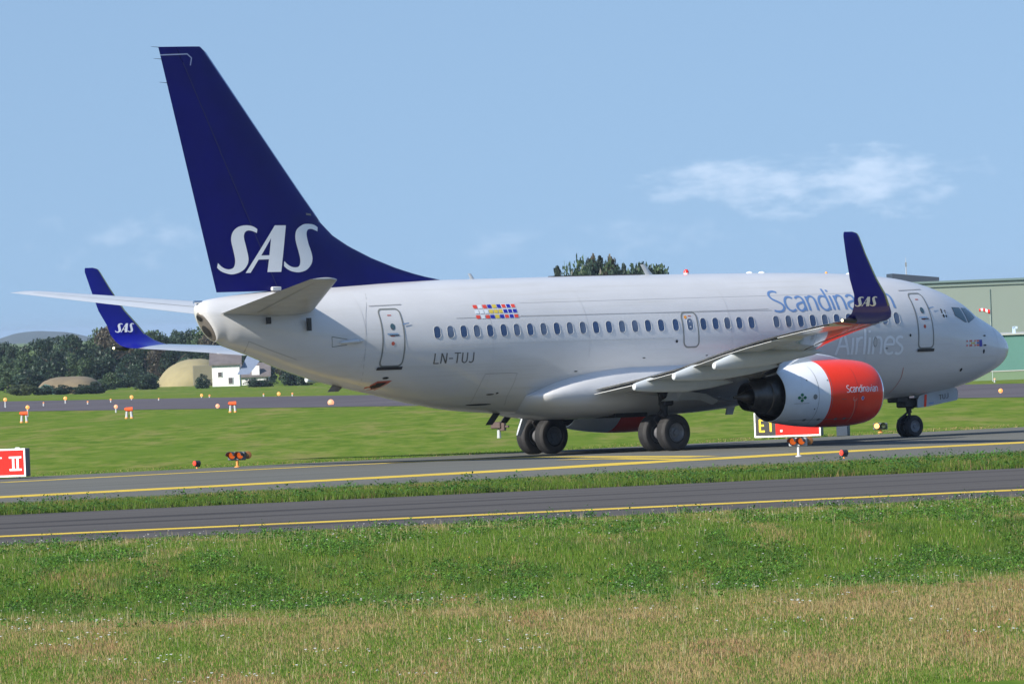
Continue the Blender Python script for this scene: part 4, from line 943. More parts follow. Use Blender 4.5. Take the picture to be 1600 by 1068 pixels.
sheet('runway', RF, RN, M['asphalt3'], .012)
def line(name, P, w, d=300, z=.016, m='yellow', e=True):
    P = ext(P, d) if e else [np.array(p[:2]) for p in P]; P = smooth_path(P[1:-1], 4) if len(P) > 4 else P[1:-1] if e else P
    if e: P = ext(P, d)
    A = []; B = []
    for i in range(len(P)):
        dd = P[min(i+1, len(P)-1)]-P[max(i-1, 0)]; dd = dd/np.linalg.norm(dd); n_ = np.array([-dd[1], dd[0]]); A.append(P[i]+n_*w/2); B.append(P[i]-n_*w/2)
    n = len(P); V = [(p[0], p[1], z) for p in A]+[(p[0], p[1], z) for p in B]; F = [(i, n+i, n+i+1, i+1) for i in range(n-1)]
    o = mesh(name, V, F, M[m], smooth=False); o['kind'] = 'structure'; return o
line('taxiway_line', gp((0, 777), (300, 761.5), (600, 746), (892, 729.8), (1000, 723), (1100, 717.8), (1300, 706.5), (1600, 691.5)), 2.7)
line('taxiway_line', gp((0, 838.5), (400, 820.5), (800, 802.5), (1200, 784), (1600, 765.5)), 1.6)
line('taxiway_line', ext(gp((0, 754), (300, 738.5), (620, 723)), 300)[:1]+gp((0, 754), (300, 738.5), (620, 723), (820, 715), (1000, 713.6), (1100, 713.6), (1170, 713.5)), 1.0, z=.014, e=False)
line('taxiway_line', gp((884, 718.3), (960, 716.8), (1056, 717.8), (1110, 717.3)), .8, z=.019, e=False)
line('taxiway_line', gp((0, 803), (800, 768), (1600, 730)), .45, z=.0145) if False else None

# ------------------------------------------------------------------ grass and weeds (countless: one object each)
def leaf_mat(name, rough=.6, trans=.35):
    m = bpy.data.materials.new(name); m.use_nodes = True; t = m.node_tree; p = t.nodes['Principled BSDF']; out = t.nodes['Material Output']
    a = t.nodes.new('ShaderNodeAttribute'); a.attribute_name = 'Col'; t.links.new(a.outputs['Color'], p.inputs['Base Color']); p.inputs['Roughness'].default_value = rough; p.inputs['Specular IOR Level'].default_value = .25
    tr = t.nodes.new('ShaderNodeBsdfTranslucent'); t.links.new(a.outputs['Color'], tr.inputs['Color']); mx = t.nodes.new('ShaderNodeMixShader'); mx.inputs[0].default_value = trans
    t.links.new(p.outputs[0], mx.inputs[1]); t.links.new(tr.outputs[0], mx.inputs[2]); t.links.new(mx.outputs[0], out.inputs['Surface']); return m
M['leaf'] = leaf_mat('grass_blades'); M['weed'] = leaf_mat('weed_leaves', .45, .3)
def scatter(D0, D1, n, margin=1.12):
    """random ground points in the part of the field the photo covers, even per square metre"""
    D = np.sqrt(rng.random(n)*(D1**2-D0**2)+D0**2); u = (rng.random(n)*2-1)*D*.0484*margin
    return CAM[0]+D*FXY[0]+u*RXY[0], CAM[1]+D*FXY[1]+u*RXY[1], D
def blades(name, x, y, h, w, col, lean=.45, z=None, kind='stuff'):
    n = len(x); z = ground_z(x, y) if z is None else z; a = rng.random(n)*2*math.pi; la = rng.random(n)*2*math.pi; ln = rng.random(n)*lean*h
    dx, dy = np.cos(a)*w/2, np.sin(a)*w/2; lx, ly = np.cos(la)*ln, np.sin(la)*ln
    b0 = np.stack([x-dx, y-dy, z-.01], 1); b1 = np.stack([x+dx, y+dy, z-.01], 1); m0 = np.stack([x+lx*.35-dx*.8, y+ly*.35-dy*.8, z+h*.55], 1); m1 = np.stack([x+lx*.35+dx*.8, y+ly*.35+dy*.8, z+h*.55], 1); tp = np.stack([x+lx, y+ly, z+h*(1-.25*(ln/np.maximum(h, 1e-3)))], 1)
    V = np.stack([b0, b1, m1, m0, tp], 1).reshape(-1, 3); i = np.arange(n)*5
    F = np.concatenate([np.stack([i, i+1, i+2], 1), np.stack([i, i+2, i+3], 1), np.stack([i+3, i+2, i+4], 1)])
    c = np.repeat(col[:, None, :], 5, 1).reshape(-1, 3)
    return np_mesh(name, V, F, [M['leaf']], False, c, kind=kind)
def mixc(a, b, t): return a*(1-t[:, None])+b*t[:, None]
def grass_col(x, y, dry):
    n = len(x); lush = np.array([.068, .155, .014]); mid = np.array([.142, .212, .026]); tan = np.array([.35, .25, .118]); rust = np.array([.32, .17, .09])
    t = rng.random(n); c = mixc(np.tile(lush, (n, 1)), np.tile(mid, (n, 1)), t)
    isdry = rng.random(n) < dry; c[isdry] = (tan*(0.7+.6*rng.random((n, 1))))[isdry]
    uu = (x-CAM[0])*RXY[0]+(y-CAM[1])*RXY[1]; ru = fbm(uu/.8+200, depth(x, y)/7+200, 31, 3); isr = (rng.random(n) < np.clip((ru-.55)*2.5, 0, .3)*np.clip(dry*1.6, 0, 1)); c[isr] = (rust*(0.7+.6*rng.random((n, 1))))[isr]
    return c*(.75+.5*rng.random((n, 1)))
def tips(name, x, y, h, w, col, lean=.5, z=None):
    """fine mown grass: one narrow leaning triangle a blade"""
    n = len(x); z = ground_z(x, y) if z is None else z; a = rng.random(n)*2*math.pi; la = rng.random(n)*2*math.pi; ln = rng.random(n)*lean*h
    dx, dy = np.cos(a)*w/2, np.sin(a)*w/2
    V = np.stack([np.stack([x-dx, y-dy, z-.01], 1), np.stack([x+dx, y+dy, z-.01], 1), np.stack([x+np.cos(la)*ln, y+np.sin(la)*ln, z+h], 1)], 1).reshape(-1, 3); i = np.arange(n)*3
    return np_mesh(name, V, np.stack([i, i+1, i+2], 1), [M['leaf']], False, np.repeat(col[:, None, :], 3, 1).reshape(-1, 3), kind='stuff')
x, y, D = scatter(117, 226, 1150000); e = edge_dist(x, y); k = e > .1; x, y, D, e = x[k], y[k], D[k], e[k]
wob = 6*(fbm(x/14+50, y/14+50, 4, 2)-.5); wob2 = 5*(fbm(x/3+50, y/2+50, 5, 3)-.5)
zone = sstep(41, 52, e+wob+wob2)                                    # 0 on the lush bank, 1 in the mown dry field in front
uu = (x-CAM[0])*RXY[0]+(y-CAM[1])*RXY[1]; patch = fbm(uu/.9+60, D/7+20, 13, 4); big = fbm(uu/3.5+60, D/14+20, 17, 3)
dry = np.clip(zone*(.30+1.2*(patch-.5)+.8*(big-.5)+.25*sstep(50, 70, e))+(1-zone)*(.03+.25*np.exp(-((e-5)/6)**2)+1.6*np.clip(patch-.56, 0, 1)), 0, .85)
lushb = sstep(22, 32, e+wob+wob2)*(1-zone)
h = (.022+.036*rng.random(len(x)))*(.7+.6*patch)*(1+.9*lushb)
w = .008+.008*rng.random(len(x))
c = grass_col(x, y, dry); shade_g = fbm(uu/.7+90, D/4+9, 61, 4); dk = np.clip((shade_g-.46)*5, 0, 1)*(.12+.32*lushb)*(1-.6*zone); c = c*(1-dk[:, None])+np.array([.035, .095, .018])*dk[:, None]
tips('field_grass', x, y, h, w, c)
# taller bents and dry stalks
x, y, D = scatter(117, 226, 9000); e = edge_dist(x, y); k = e > .3; x, y = x[k], y[k]
blades('grass_stalks', x, y, .09+.12*rng.random(len(x)), np.full(len(x), .007), np.tile(np.array([.40, .35, .20]), (len(x), 1))*(.6+.7*rng.random((len(x), 1))), lean=.3)
# verge between the taxiways and rough grass at the far edge
def band(A, B, n):
    t = rng.random(n); s_ = rng.random(n); A = resample(A, 400); B = resample(B, 400)
    ia = (t*399); i0 = ia.astype(int).clip(0, 398); fr = (ia-i0)[:, None]; a = A[i0]*(1-fr)+A[i0+1]*fr; b = B[i0]*(1-fr)+B[i0+1]*fr; p = a*(1-s_[:, None])+b*s_[:, None]; return p[:, 0], p[:, 1], s_
TNs = [(-74, -34.0), (-62, -34.6), (-48, -35.4), (-31, -35.6), (-20, -35.6)]; VNs = [(-84, -40.7), (-73.26, -44.6), (-61.39, -48.6), (-47.82, -52.9), (-38, -55.8)]
x, y, s_ = band(TNs, VNs, 260000)
pt = fbm(x/2+70, y/2+70, 23, 3); dry = np.clip(.05+.7*(pt-.5)+.12*(1-s_)-.1*sstep(.6, .9, s_), 0, .6)
tips('verge_grass', x, y, (.06+.10*rng.random(len(x)))*(.6+.8*pt)*(1+.5*sstep(.5, .95, s_)), .012+.012*rng.random(len(x)), grass_col(x, y, dry)*.85, z=np.zeros(len(x)))
far_a = [(-62, 8.9), (22, 8.6)]; far_b = [(-66, 17), (24, 17)]
x, y, s_ = band(far_a, far_b, 30000); pt = fbm(x/2+70, y/2+70, 29, 3); dr = np.clip(.08+1.0*(pt-.5)+.7*sstep(-12, 4, x)*(pt > .45)*(1-s_), 0, .8)
tips('edge_grass', x, y, (.02+.06*rng.random(len(x)))*(.3+pt)*(1-.85*s_), .02+.02*rng.random(len(x)), grass_col(x, y, dr), z=np.zeros(len(x)))

# broad-leaved weeds: small plants of many leaves
def weeds(name, x, y, H, nl, size, base, var=.35):
    n = len(x); z = ground_z(x, y); T = n*nl
    X = np.repeat(x, nl); Y = np.repeat(y, nl); Z = np.repeat(z, nl); HH = np.repeat(H, nl); a = rng.random(T)*2*math.pi; r = rng.random(T)**.6*HH*.8; hh = HH*(.15+.85*rng.random(T))*(1-.35*(r/np.maximum(HH, .01)))
    cx = X+np.cos(a)*r; cy = Y+np.sin(a)*r; cz = Z+hh; s_ = size*(.5+rng.random(T)); b = rng.random(T)*2*math.pi; tilt = (rng.random(T)-.2)*1.1
    dx, dy = np.cos(b), np.sin(b); px, py = -dy, dx; ct, st_ = np.cos(tilt), np.sin(tilt)
    P0 = np.stack([cx-dx*s_*ct, cy-dy*s_*ct, cz-s_*st_], 1); P1 = np.stack([cx+px*s_*.55, cy+py*s_*.55, cz+.1*s_], 1); P2 = np.stack([cx+dx*s_*ct, cy+dy*s_*ct, cz+s_*st_], 1); P3 = np.stack([cx-px*s_*.55, cy-py*s_*.55, cz+.1*s_], 1)
    V = np.stack([P0, P1, P2, P3], 1).reshape(-1, 3); i = np.arange(T)*4; F = np.stack([i, i+1, i+2, i+3], 1)
    c = np.array(base)*(1-var+2*var*rng.random((T, 1)))*np.array([1, 1, 1]); c = np.repeat(c[:, None, :], 4, 1).reshape(-1, 3)
    return np_mesh(name, V, F, [M['weed']], False, c, kind='stuff')
x, y, D = scatter(150, 226, 38000); e = edge_dist(x, y); wob = 6*(fbm(x/14+50, y/14+50, 4, 2)-.5); pt = fbm(((x-CAM[0])*RXY[0]+(y-CAM[1])*RXY[1])/.9+95, D/5+5, 41, 3)
k = (e > .4) & (e+wob < 60) & (rng.random(len(x)) < np.clip((pt-.46)*5, .015, .95)*(.30+.70*sstep(18, 32, e+wob))*(1-.9*sstep(42, 50, e+wob))); x, y = x[k], y[k]
weeds('bank_weeds', x, y, .07+.12*rng.random(len(x)), 20, .024, (.085, .190, .024), var=.55)
# plants hanging over the near taxiway's edge
n = 520; t = rng.random(n); P = EA+(EB-EA)*(t*1.5-.25)[:, None]+EN*(.2+1.2*rng.random((n, 1))**2); pt = fbm(P[:, 0]/1.2+5, P[:, 1]/1.2+5, 43, 2); k = rng.random(n) < np.clip((pt-.40)*3, .05, 1)
weeds('edge_weeds', P[k, 0], P[k, 1], .10+.22*rng.random(k.sum())**2, 26, .028, (.06, .165, .024), var=.45)
x, y, s_ = band(TNs, VNs, 9000); pt = fbm(x/1.6+5, y/1.6+5, 47, 3); k = (rng.random(len(x)) < np.clip((pt-.42)*2.4, .05, .8)*(.25+.75*sstep(.35, .9, s_))); 
weeds('verge_weeds', x[k], y[k], .12+.22*rng.random(k.sum())**1.5, 30, .036, (.060, .145, .024), var=.5)
x, y, s_ = band(TNs, VNs, 60000); k = s_ > .86+.08*fbm(x*2+9, y*2+9, 51, 2); tips('verge_stems', x[k], y[k], .05+.13*rng.random(k.sum()), .012+.01*rng.random(k.sum()), np.array([.17, .14, .07])*(.5+rng.random((k.sum(), 1))), z=np.zeros(k.sum()))
# the taller clump near the right end of the verge
c0 = gnd(1540, 722)[:2]; n = 90; P = c0+(rng.random((n, 2))-.5)*np.array([[9, 4]]); weeds('tall_weeds', P[:, 0], P[:, 1], .22+.25*rng.random(n), 34, .036, (.06, .165, .024), var=.45)
# small white and pink field flowers
def flowers(name, x, y, hgt, size, colr):
    n = len(x); z = ground_z(x, y)+hgt; V = []; 
    a = rng.random(n)*math.pi; P = [np.stack([x+np.cos(a+q)*size, y+np.sin(a+q)*size, z+(.35 if q in (0, math.pi) else -.35)*size], 1) for q in (0, math.pi/2, math.pi, 3*math.pi/2)]
    V = np.stack(P, 1).reshape(-1, 3); i = np.arange(n)*4; F = np.stack([i, i+1, i+2, i+3], 1); return np_mesh(name, V, F, [M['weed']], False, np.tile(np.array(colr), (n*4, 1)), kind='stuff')
cx_, cy_, _ = scatter(121, 162, 26); X = []; Y = []
for a_, b_ in list(zip(cx_, cy_))+[tuple(gnd(*p)[:2]) for p in ((195, 1053), (850, 982), (990, 982), (1530, 1001), (1543, 1003), (822, 1034), (345, 1012), (1220, 1004), (26, 1000), (175, 1004))]:
    m_ = rng.integers(3, 13); X += list(a_+rng.normal(0, .16, m_)); Y += list(b_+rng.normal(0, .5, m_))
flowers('yarrow_flowers', np.array(X), np.array(Y), .13+.05*rng.random(len(X)), .012+.012*rng.random(len(X)), (.75, .75, .72))
x, y, D = scatter(150, 222, 700); e = edge_dist(x, y); k = (e > 1) & (e < 58); x, y = x[k], y[k]
flowers('clover_flowers', x, y, .16+.06*rng.random(len(x)), .012+.010*rng.random(len(x)), (.70, .66, .64))
x, y, D = scatter(122, 222, 260); e = edge_dist(x, y); k = (e > 1); x, y = x[k], y[k]
flowers('yellow_flowers', x, y, .13+.05*rng.random(len(x)), .010+.008*rng.random(len(x)), (.72, .45, .05))

# ------------------------------------------------------------------ airfield furniture
FACE = YAW+math.pi                      # heading that looks back at the viewer
M['sign_red'] = mat('sign_red_face', (.74, .020, .014), .6, var=.04, spec=.15); M['sign_white'] = mat('sign_white_frame', (.80, .80, .80), .5, var=.05); M['sign_black'] = mat('sign_black_face', (.02, .021, .024), .5); M['sign_yellow'] = mat('sign_yellow_lettering', (.85, .58, .03), .5)
M['box_grey'] = mat('grey_housing', (.12, .135, .15), .5, var=.1, vscale=6); M['post_white'] = mat('white_post', (.66, .66, .64), .5, var=.15, vscale=9); M['post_orange'] = mat('orange_post', (.70, .30, .08), .5, var=.2, vscale=9)
M['hood'] = mat('black_lamp_hood', (.022, .024, .03), .5); M['amber_lens'] = mat('amber_lens', (.55, .10, .015), .25, emit=(1, .18, .02), estr=.32); M['lens_bright'] = mat('lit_amber_lens', (1, .6, .2), .25, emit=(1, .48, .14), estr=2.0); M['lens_grey'] = mat('unlit_lens', (.62, .64, .62), .15)
M['box_blue'] = mat('navy_cabinet', (.018, .035, .065), .5, var=.1); M['brown_box'] = mat('brown_housing', (.085, .052, .045), .6, var=.15, vscale=8); M['post_grey'] = mat('grey_post', (.40, .42, .43), .6, var=.1)
def frame(rz):
    ca, sa = math.cos(rz), math.sin(rz)        # local +x = the way the thing faces, +y = to its left
    return ca, sa
def rel(rz):
    ca, sa = frame(rz); return lambda x, y, z: (x*ca-y*sa, x*sa+y*ca, z)
def sign(name, label, px, py, w, h, th, yaw, panels, text, lift=.06, right_edge=True):
    p = gnd(px, py); rz = 0; t = thing(name, label, 'sign', (p[0], p[1], ground_z(p[0], p[1])), yaw)
    # local: faces +x; viewer's right is +y ... (facing the viewer, +y is on the viewer's right)
    y1 = 0; y0 = -w
    mb = MB(); mb.box((-th/2, (y0+y1)/2, lift+h/2), (th, w, h), bev=.012); body = mb.build('housing', M['box_grey'], t)
    mb = MB(); fw = .05
    for c_, d_ in (((.008, (y0+y1)/2, lift+h-fw/2), (.02, w, fw)), ((.008, (y0+y1)/2, lift+fw/2), (.02, w, fw)), ((.008, y0+fw/2, lift+h/2), (.0195, fw, h-2*fw)), ((.008, y1-fw/2, lift+h/2), (.0195, fw, h-2*fw))): mb.box(c_, d_)
    for yy in np.arange(y1-.25, y0, -.95): mb.box((0, yy, lift+h+.015), (.05, .14, .035))
    mb.build('sign_frame', M['sign_white'], t)
    for (a, b, m_) in panels:
        mb = MB(); mb.box((.005, (y0+fw+(w-2*fw)*(a+b)/2), lift+h/2), (.012, (w-2*fw)*(b-a), h-2*fw)); mb.build('sign_face', M[m_], t)
    for yy in (y0+.3, y1-.3):
        mb = MB(); mb.tube((-th/2, yy, -.1), (-th/2, yy, lift+.02), .03); mb.build('leg', M['post_grey'], t)
    for (txt, mm, ya, yb_, zb_, capx, wd) in text:
        place_text('sign_lettering', txt, wd, (ya, zb_), (yb_, zb_), M[mm], t, surf=lambda s, z, off: (.011+off*.5, s, z), cap=capx, mx=3)
    return t
sy = math.radians(205)
t = sign('taxiway_sign', 'red sign reading CAT II in a white frame, at the left edge', 41, 747.5, 2.9, .84, .30, sy, [(0, 1, 'sign_red')], [('CA', 'sign_white', -1.62, -1.10, .27, .27, .16), ('T', 'sign_white', -1.06, -.745, .27, .27, .16)], lift=.07)
# the serifed roman numeral
P_ = lambda a, b, c_, d_: poly_tris([(a, c_), (b, c_), (b, d_), (a, d_)])
decal('sign_lettering', P_(-.55, -.13, .62, .675)+P_(-.54, -.13, .25, .31)+P_(-.445, -.37, .31, .62)+P_(-.30, -.225, .31, .62), M['sign_white'], t, surf=lambda s, z, off: (.013+off*.5, s, z), mx=3, off=.008)
wE = 2.33
t = sign('taxiway_sign', 'black and red taxiway sign with yellow E1 lettering, partly behind the near engine', 1283, 682, wE, .80, .22, sy, [(0, .315, 'sign_black'), (.315, 1, 'sign_red')], [('E', 'sign_yellow', -wE+.17, -wE+.42, .22, .28, .22), ('1', 'sign_yellow', -wE+.47, -wE+.66, .22, .28, .22), ('4', 'sign_white', -1, -1, .2, .2, .1)][:2], lift=.04)
decal('sign_lettering', P_(-1.42, -1.34, .20, .27), M['sign_white'], t, surf=lambda s, z, off: (.013+off*.5, s, z), mx=3, off=.008)

def guard_light(px, py, label, lens=('amber_lens', 'amber_lens'), post='post_orange', third=True, sc=1.0, hz=.22, back='hood', rz=None):
    p = gnd(px, py); t = thing('guard_light', label, 'airfield light', (p[0], p[1], ground_z(p[0], p[1])), rz if rz is not None else FACE-.30, 'runway guard lights')
    mb = MB(); mb.tube((0, 0, -.05), (0, 0, hz), .035*sc, .045*sc, n=12); mb.lathe((0, 0, 0), (0, 0, 1), [(0, .09), (.03, .09), (.05, .04)], n=16); mb.build('post', M[post], t)
    mb = MB(); mb.box((0, 0, hz+.13*sc), (.16*sc, .54*sc, .26*sc), bev=.02); hs = mb.build('lamp_housing', M['post_grey' if post == 'post_white' else 'box_grey'], t)
    for yy, ln in ((-.13*sc, lens[0]), (.13*sc, lens[1])):
        z0 = hz+.15*sc
        # open hood: upper three quarters of a short tube
        R_ = []
        for xx, r in ((.0, .115), (.30, .125), (.30, .112), (.0, .10)):
            R_.append([(xx*sc+.06*sc+(.0 if math.sin(a) > -.2 else -.22*sc*(xx > .1)), yy+math.cos(a)*r*sc, z0+math.sin(a)*r*sc) for a in [2*math.pi*j/24 for j in range(24)]])
        V, F = loft(R_, cap0=False, cap1=False); mesh('lamp_hood', V, F, M[back], hs)
        mb = MB(); mb.lathe((.085*sc, yy, z0), (1, 0, 0), [(0, .10*sc), (.02, .09*sc), (.04, .055*sc), (.05, .005)], n=20); mb.build('lens', M[ln], hs)
    if third:
        mb = MB(); mb.lathe((-.10*sc, .31*sc, hz+.15*sc), (.9, .4, 0), [(-.05, .02), (-.03, .11*sc), (.02, .12*sc), (.03, .10*sc), (.03, .01)], n=20); mb.build('side_disc', mat('dark_amber_disc', (.20, .09, .03), .4), t)
    return t
guard_light(371, 730, 'twin hooded amber guard light on a short orange post left of the airliner', sc=1.0)
guard_light(1248, 713.5, 'twin hooded amber guard light on a white post in front of the near engine', sc=.95, post='post_white', hz=.30)
guard_light(1376, 675.8, 'guard light with one lamp lit and one grey lens, left of the nose wheels', lens=('lens_bright', 'lens_grey'), third=False, sc=.86, hz=.10, rz=FACE-.1)
def spot(px, py, label, sc=1):
    p = gnd(px, py); t = thing('edge_light', label, 'airfield light', (p[0], p[1], ground_z(p[0], p[1])), FACE-.9, 'small red edge lights')
    mb = MB(); mb.tube((0, 0, -.05), (0, 0, .09), .03); mb.build('stem', M['post_orange'], t)
    mb = MB(); mb.tube((-.09*sc, 0, .17), (.09*sc, 0, .17), .085*sc, .075*sc, n=20); mb.box((-.02, 0, .09), (.12, .10, .06)); hd = mb.build('housing', M['hood'], t)
    mb = MB(); mb.lathe((.09*sc, 0, .17), (1, 0, 0), [(0, .078*sc), (.02, .065*sc), (.03, .005)], n=18); mb.build('lens', mat('red_lens', (.75, .05, .03), .25, emit=(1, .06, .03), estr=.35), hd)
    return t
spot(308, 732, 'small red edge light at the grass left of the hooded guard light'); spot(1319, 716.5, 'small red edge light right of the white-posted guard light')
# cabinet behind the engine, brown box on its post
p = gnd(1318, 681); t = thing('cabinet', 'small navy cabinet with a pale plate behind the near engine', 'utility box', (p[0], p[1], 0), FACE-.3)
mb = MB(); mb.box((0, 0, .28), (.30, .38, .56), bev=.02); mb.box((0, 0, .58), (.34, .42, .04)); mb.build('body', M['box_blue'], t); mb = MB(); mb.box((.158, -.07, .50), (.012, .2, .12)); mb.build('plate', M['f_white'], t)
p = gnd(780, 684); t = thing('instrument_box', 'brown box with a side arm on a grey post, left of the wheels', 'instrument', (p[0], p[1], 0), FACE-.35)
mb = MB(); mb.tube((0, 0, -.05), (0, 0, .34), .075, .06); mb.build('post', M['post_grey'], t); mb = MB(); mb.box((0, -.07, .45), (.30, .38, .24), bev=.03); mb.box((0, .15, .42), (.20, .2, .34), bev=.02); mb.box((.0, .29, .40), (.12, .18, .08), bev=.01); mb.build('housing', M['brown_box'], t)

# runway markers and lamps far off
M['mk_orange'] = mat('marker_orange', (.80, .10, .02), .5); M['lamp'] = mat('lit_lamp', (.30, .17, .06), .3, emit=(1, .36, .08), estr=.75); M['lamp_dim'] = mat('lit_lamp_dim', (.25, .13, .05), .3, emit=(1, .33, .09), estr=.45); M['lamp_side'] = mat('lit_lamp_side', (.30, .17, .10), .3, emit=(1, .42, .22), estr=.62)
def marker(px, py, label):
    p = gnd(px, py); t = thing('runway_marker', label, 'marker', (p[0], p[1], ground_z(p[0], p[1])), FACE, 'orange topped runway markers')
    for yy in (-.13, .13):
        mb = MB(); mb.tube((0, yy, 0), (0, yy*.8, .36), .07, .06); l = mb.build('leg', M['post_grey'], t); mb = MB(); mb.tube((0, yy, 0), (0, yy, .07), .085); mb.build('foot', M['post_orange'], l)
    mb = MB(); mb.tube((0, -.17, .45), (0, .18, .45), .10, .11, n=16); mb.box((0, -.17, .47), (.12, .12, .10), bev=.02); mb.build('head', M['mk_orange'], t)
marker(38, 660, 'orange topped marker on two grey legs, leftmost of three by the runway'); marker(202, 653.5, 'orange topped marker on two grey legs, middle of three by the runway'); marker(364, 644, 'orange topped marker on two grey legs, below the white house')
proto = None
def lamp(px, py, r, m_, D, label):
    global proto
    p = at(px, py, D); zg = float(ground_z(p[0], p[1])); t = thing('runway_light', label, 'runway light', (p[0], p[1], zg), FACE, 'lit runway lights')
    hgt = max(.12, p[2]-zg); mb = MB(); mb.tube((0, 0, -.03), (0, 0, hgt-r*.5), .05, .04, n=10); mb.build('stem', M['post_grey'], t)
    mb = MB(); mb.lathe((0, 0, hgt-r), (0, 0, 1), [(0, .02)]+[(r*(1-math.cos(a)), r*math.sin(a)) for a in (.5, 1, 1.57, 2.1, 2.6)]+[(2*r, .01)], n=14); mb.build('lamp', M[m_], t)
LPS = [(8, 624, .16, 'lamp', 640, 'bright amber runway light at the left edge of the photo'), (102, 622, .16, 'lamp', 655, 'bright tall amber runway light below the brown bunker'), (205.5, 620, .16, 'lamp', 665, 'bright amber runway light below the tan earth shelter'),
 (43, 636, .15, 'lamp', 560, 'pale runway light just above the leftmost orange marker'), (181, 635, .15, 'lamp_side', 565, 'pale pink runway light left of the middle orange marker'), (340, 634, .16, 'lamp_side', 565, 'pale pink runway light below the white house'),
 (315, 619, .13, 'lamp', 670, 'amber runway light left of the white house, brighter of two close ones'), (327.5, 622, .09, 'lamp_dim', 660, 'small amber runway light directly left of the white house'), (435.5, 615, .16, 'lamp', 660, 'bright amber runway light right of the white house'),
 (517, 631, .24, 'lamp_side', 560, 'large pink glowing runway light under the tail'), (68, 629, .07, 'lamp_dim', 640, 'tiny dim runway light left of the tall amber one'), (137, 627.5, .08, 'lamp_dim', 640, 'tiny dim runway light right of the tall amber one'), (173, 624, .09, 'lamp_dim', 650, 'tiny dim runway light left of the one below the tan shelter'),
 (457, 619.5, .09, 'lamp_dim', 650, 'tiny dim runway light right of the bright one by the house'), (412, 620, .07, 'lamp_dim', 655, 'tiny dim runway light left of the bright one by the house'), (248, 622.5, .06, 'lamp_dim', 650, 'tiniest runway light below the left foot of the tan shelter'),
 (1563.5, 611.5, .14, 'lamp', 470, 'pale runway light right of the aircraft nose'), (1554, 592, .07, 'lamp_side', 560, 'tiny pale light in the grass beyond the nose')]
for a in LPS: lamp(a[0], a[1], a[2]*.72, *a[3:])

# ------------------------------------------------------------------ far background: trees, mounds, house, hangars, hills
def make_tree(kind, h, r, seed, low=False):
    rr = np.random.default_rng(seed); V = []; cols = []
    base = {'broad': (.058, .094, .045), 'dark': (.036, .064, .042), 'rusty': (.085, .074, .052), 'olive': (.074, .100, .044), 'pine': (.040, .060, .044)}[kind]
    blobs = []
    nb = 26 if kind != 'pine' else 22
    for i in range(nb):
        if kind == 'pine': t = .22+.78*i/nb; rad = r*(1.05-t)*.95+.12; a = rr.random()*6.28; q = rad*.55*rr.random()**.5; blobs.append((math.cos(a)*q, math.sin(a)*q, t*h, rad*.55+.25))
        else:
            t = rr.random(); a = rr.random()*6.28; q = r*math.sqrt(rr.random())*math.sqrt(max(.05, 1-(2*t-1)**2*.8)); blobs.append((math.cos(a)*q*.8, math.sin(a)*q*.8, h*((.05+.85*t) if low else (.20+.72*t)), r*(.26+.18*rr.random())))
    for (bx, by, bz, br) in blobs:
        k = 120; d = rr.normal(size=(k, 3)); d /= np.linalg.norm(d, axis=1)[:, None]; p = np.array([bx, by, bz])+d*br*(.55+.55*rr.random((k, 1)))*np.array([1, 1, .85])
        s_ = r*.035+.07*rr.random(k)[:, None]*r; a1 = rr.normal(size=(k, 3)); a1 /= np.linalg.norm(a1, axis=1)[:, None]; a2 = np.cross(a1, rr.normal(size=(k, 3))); a2 /= np.linalg.norm(a2, axis=1)[:, None]
        q = np.stack([p-a1*s_, p+a2*s_*.7, p+a1*s_, p-a2*s_*.7], 1); V.append(q.reshape(-1, 3)); bc = .7+.6*rr.random(); c = np.array(base)*bc*(.75+.5*rr.random((k, 1))); cols.append(np.repeat(c, 4, 0))
    V = np.concatenate(V); C_ = np.concatenate(cols); V[:, 2] = np.maximum(V[:, 2], .05); n = len(V)//4; i = np.arange(n)*4
    o = np_mesh('crown', V, np.stack([i, i+1, i+2, i+3], 1), [M['weed']], False, C_)
    mb = MB(); mb.tube((0, 0, -.5), (0, 0, h*.45), r*.09, r*.06, n=9); mb.tube((0, 0, h*.4), (0, 0, h*.9), r*.06, r*.015, n=8)
    for j in range(5):
        a = 6.28*j/5+rr.random(); mb.tube((0, 0, h*(.25+.1*j)), (math.cos(a)*r*.6, math.sin(a)*r*.6, h*(.45+.1*j)), r*.035, r*.01, n=6)
    tr = mb.build('trunk', mat('bark', (.06, .045, .035), .9) if 'bark' not in M else M['bark'])
    t = thing('tree', 'x', 'tree'); o.parent = t; tr.parent = t; return t, o, tr
M['bark'] = mat('bark', (.06, .045, .035), .9)
PROTO = {}
for i, (k_, h_, r_) in enumerate((('broad', 10, 4.2), ('dark', 10, 4.0), ('rusty', 10, 4.2), ('olive', 10, 4.6), ('dark', 10, 3.4), ('broad', 10, 3.6), ('pine', 10, 2.6), ('dark', 10, 5.6), ('olive', 10, 5.8), ('broad', 10, 5.6))): PROTO[i] = [k_, make_tree(k_, h_, r_, 100+i, i > 6), False]
def put_tree(ptype, px, py_top, D, wide=1.0, label='', group=None, name='tree', hmax=None, cat='tree'):
    k_, (t0, c0, r0), used = PROTO[ptype]
    p = at(px, py_top, D); zg = float(far_z(p[0], p[1])); H = max(1.2, p[2]-zg); sc = H/10/.97
    if not used: t, PROTO[ptype][2] = t0, True
    else:
        t = t0.copy(); COL.objects.link(t)
        for ch in (c0, r0): q = ch.copy(); COL.objects.link(q); q.parent = t
    t.name = name; t.location = (p[0], p[1], zg); t.scale = (sc*wide, sc*wide, sc); t.rotation_euler = (0, 0, random.random()*6.28)
    tag(t, label, cat, group)
    if label in cnt: cnt[label].append((px, t))
cnt = {}
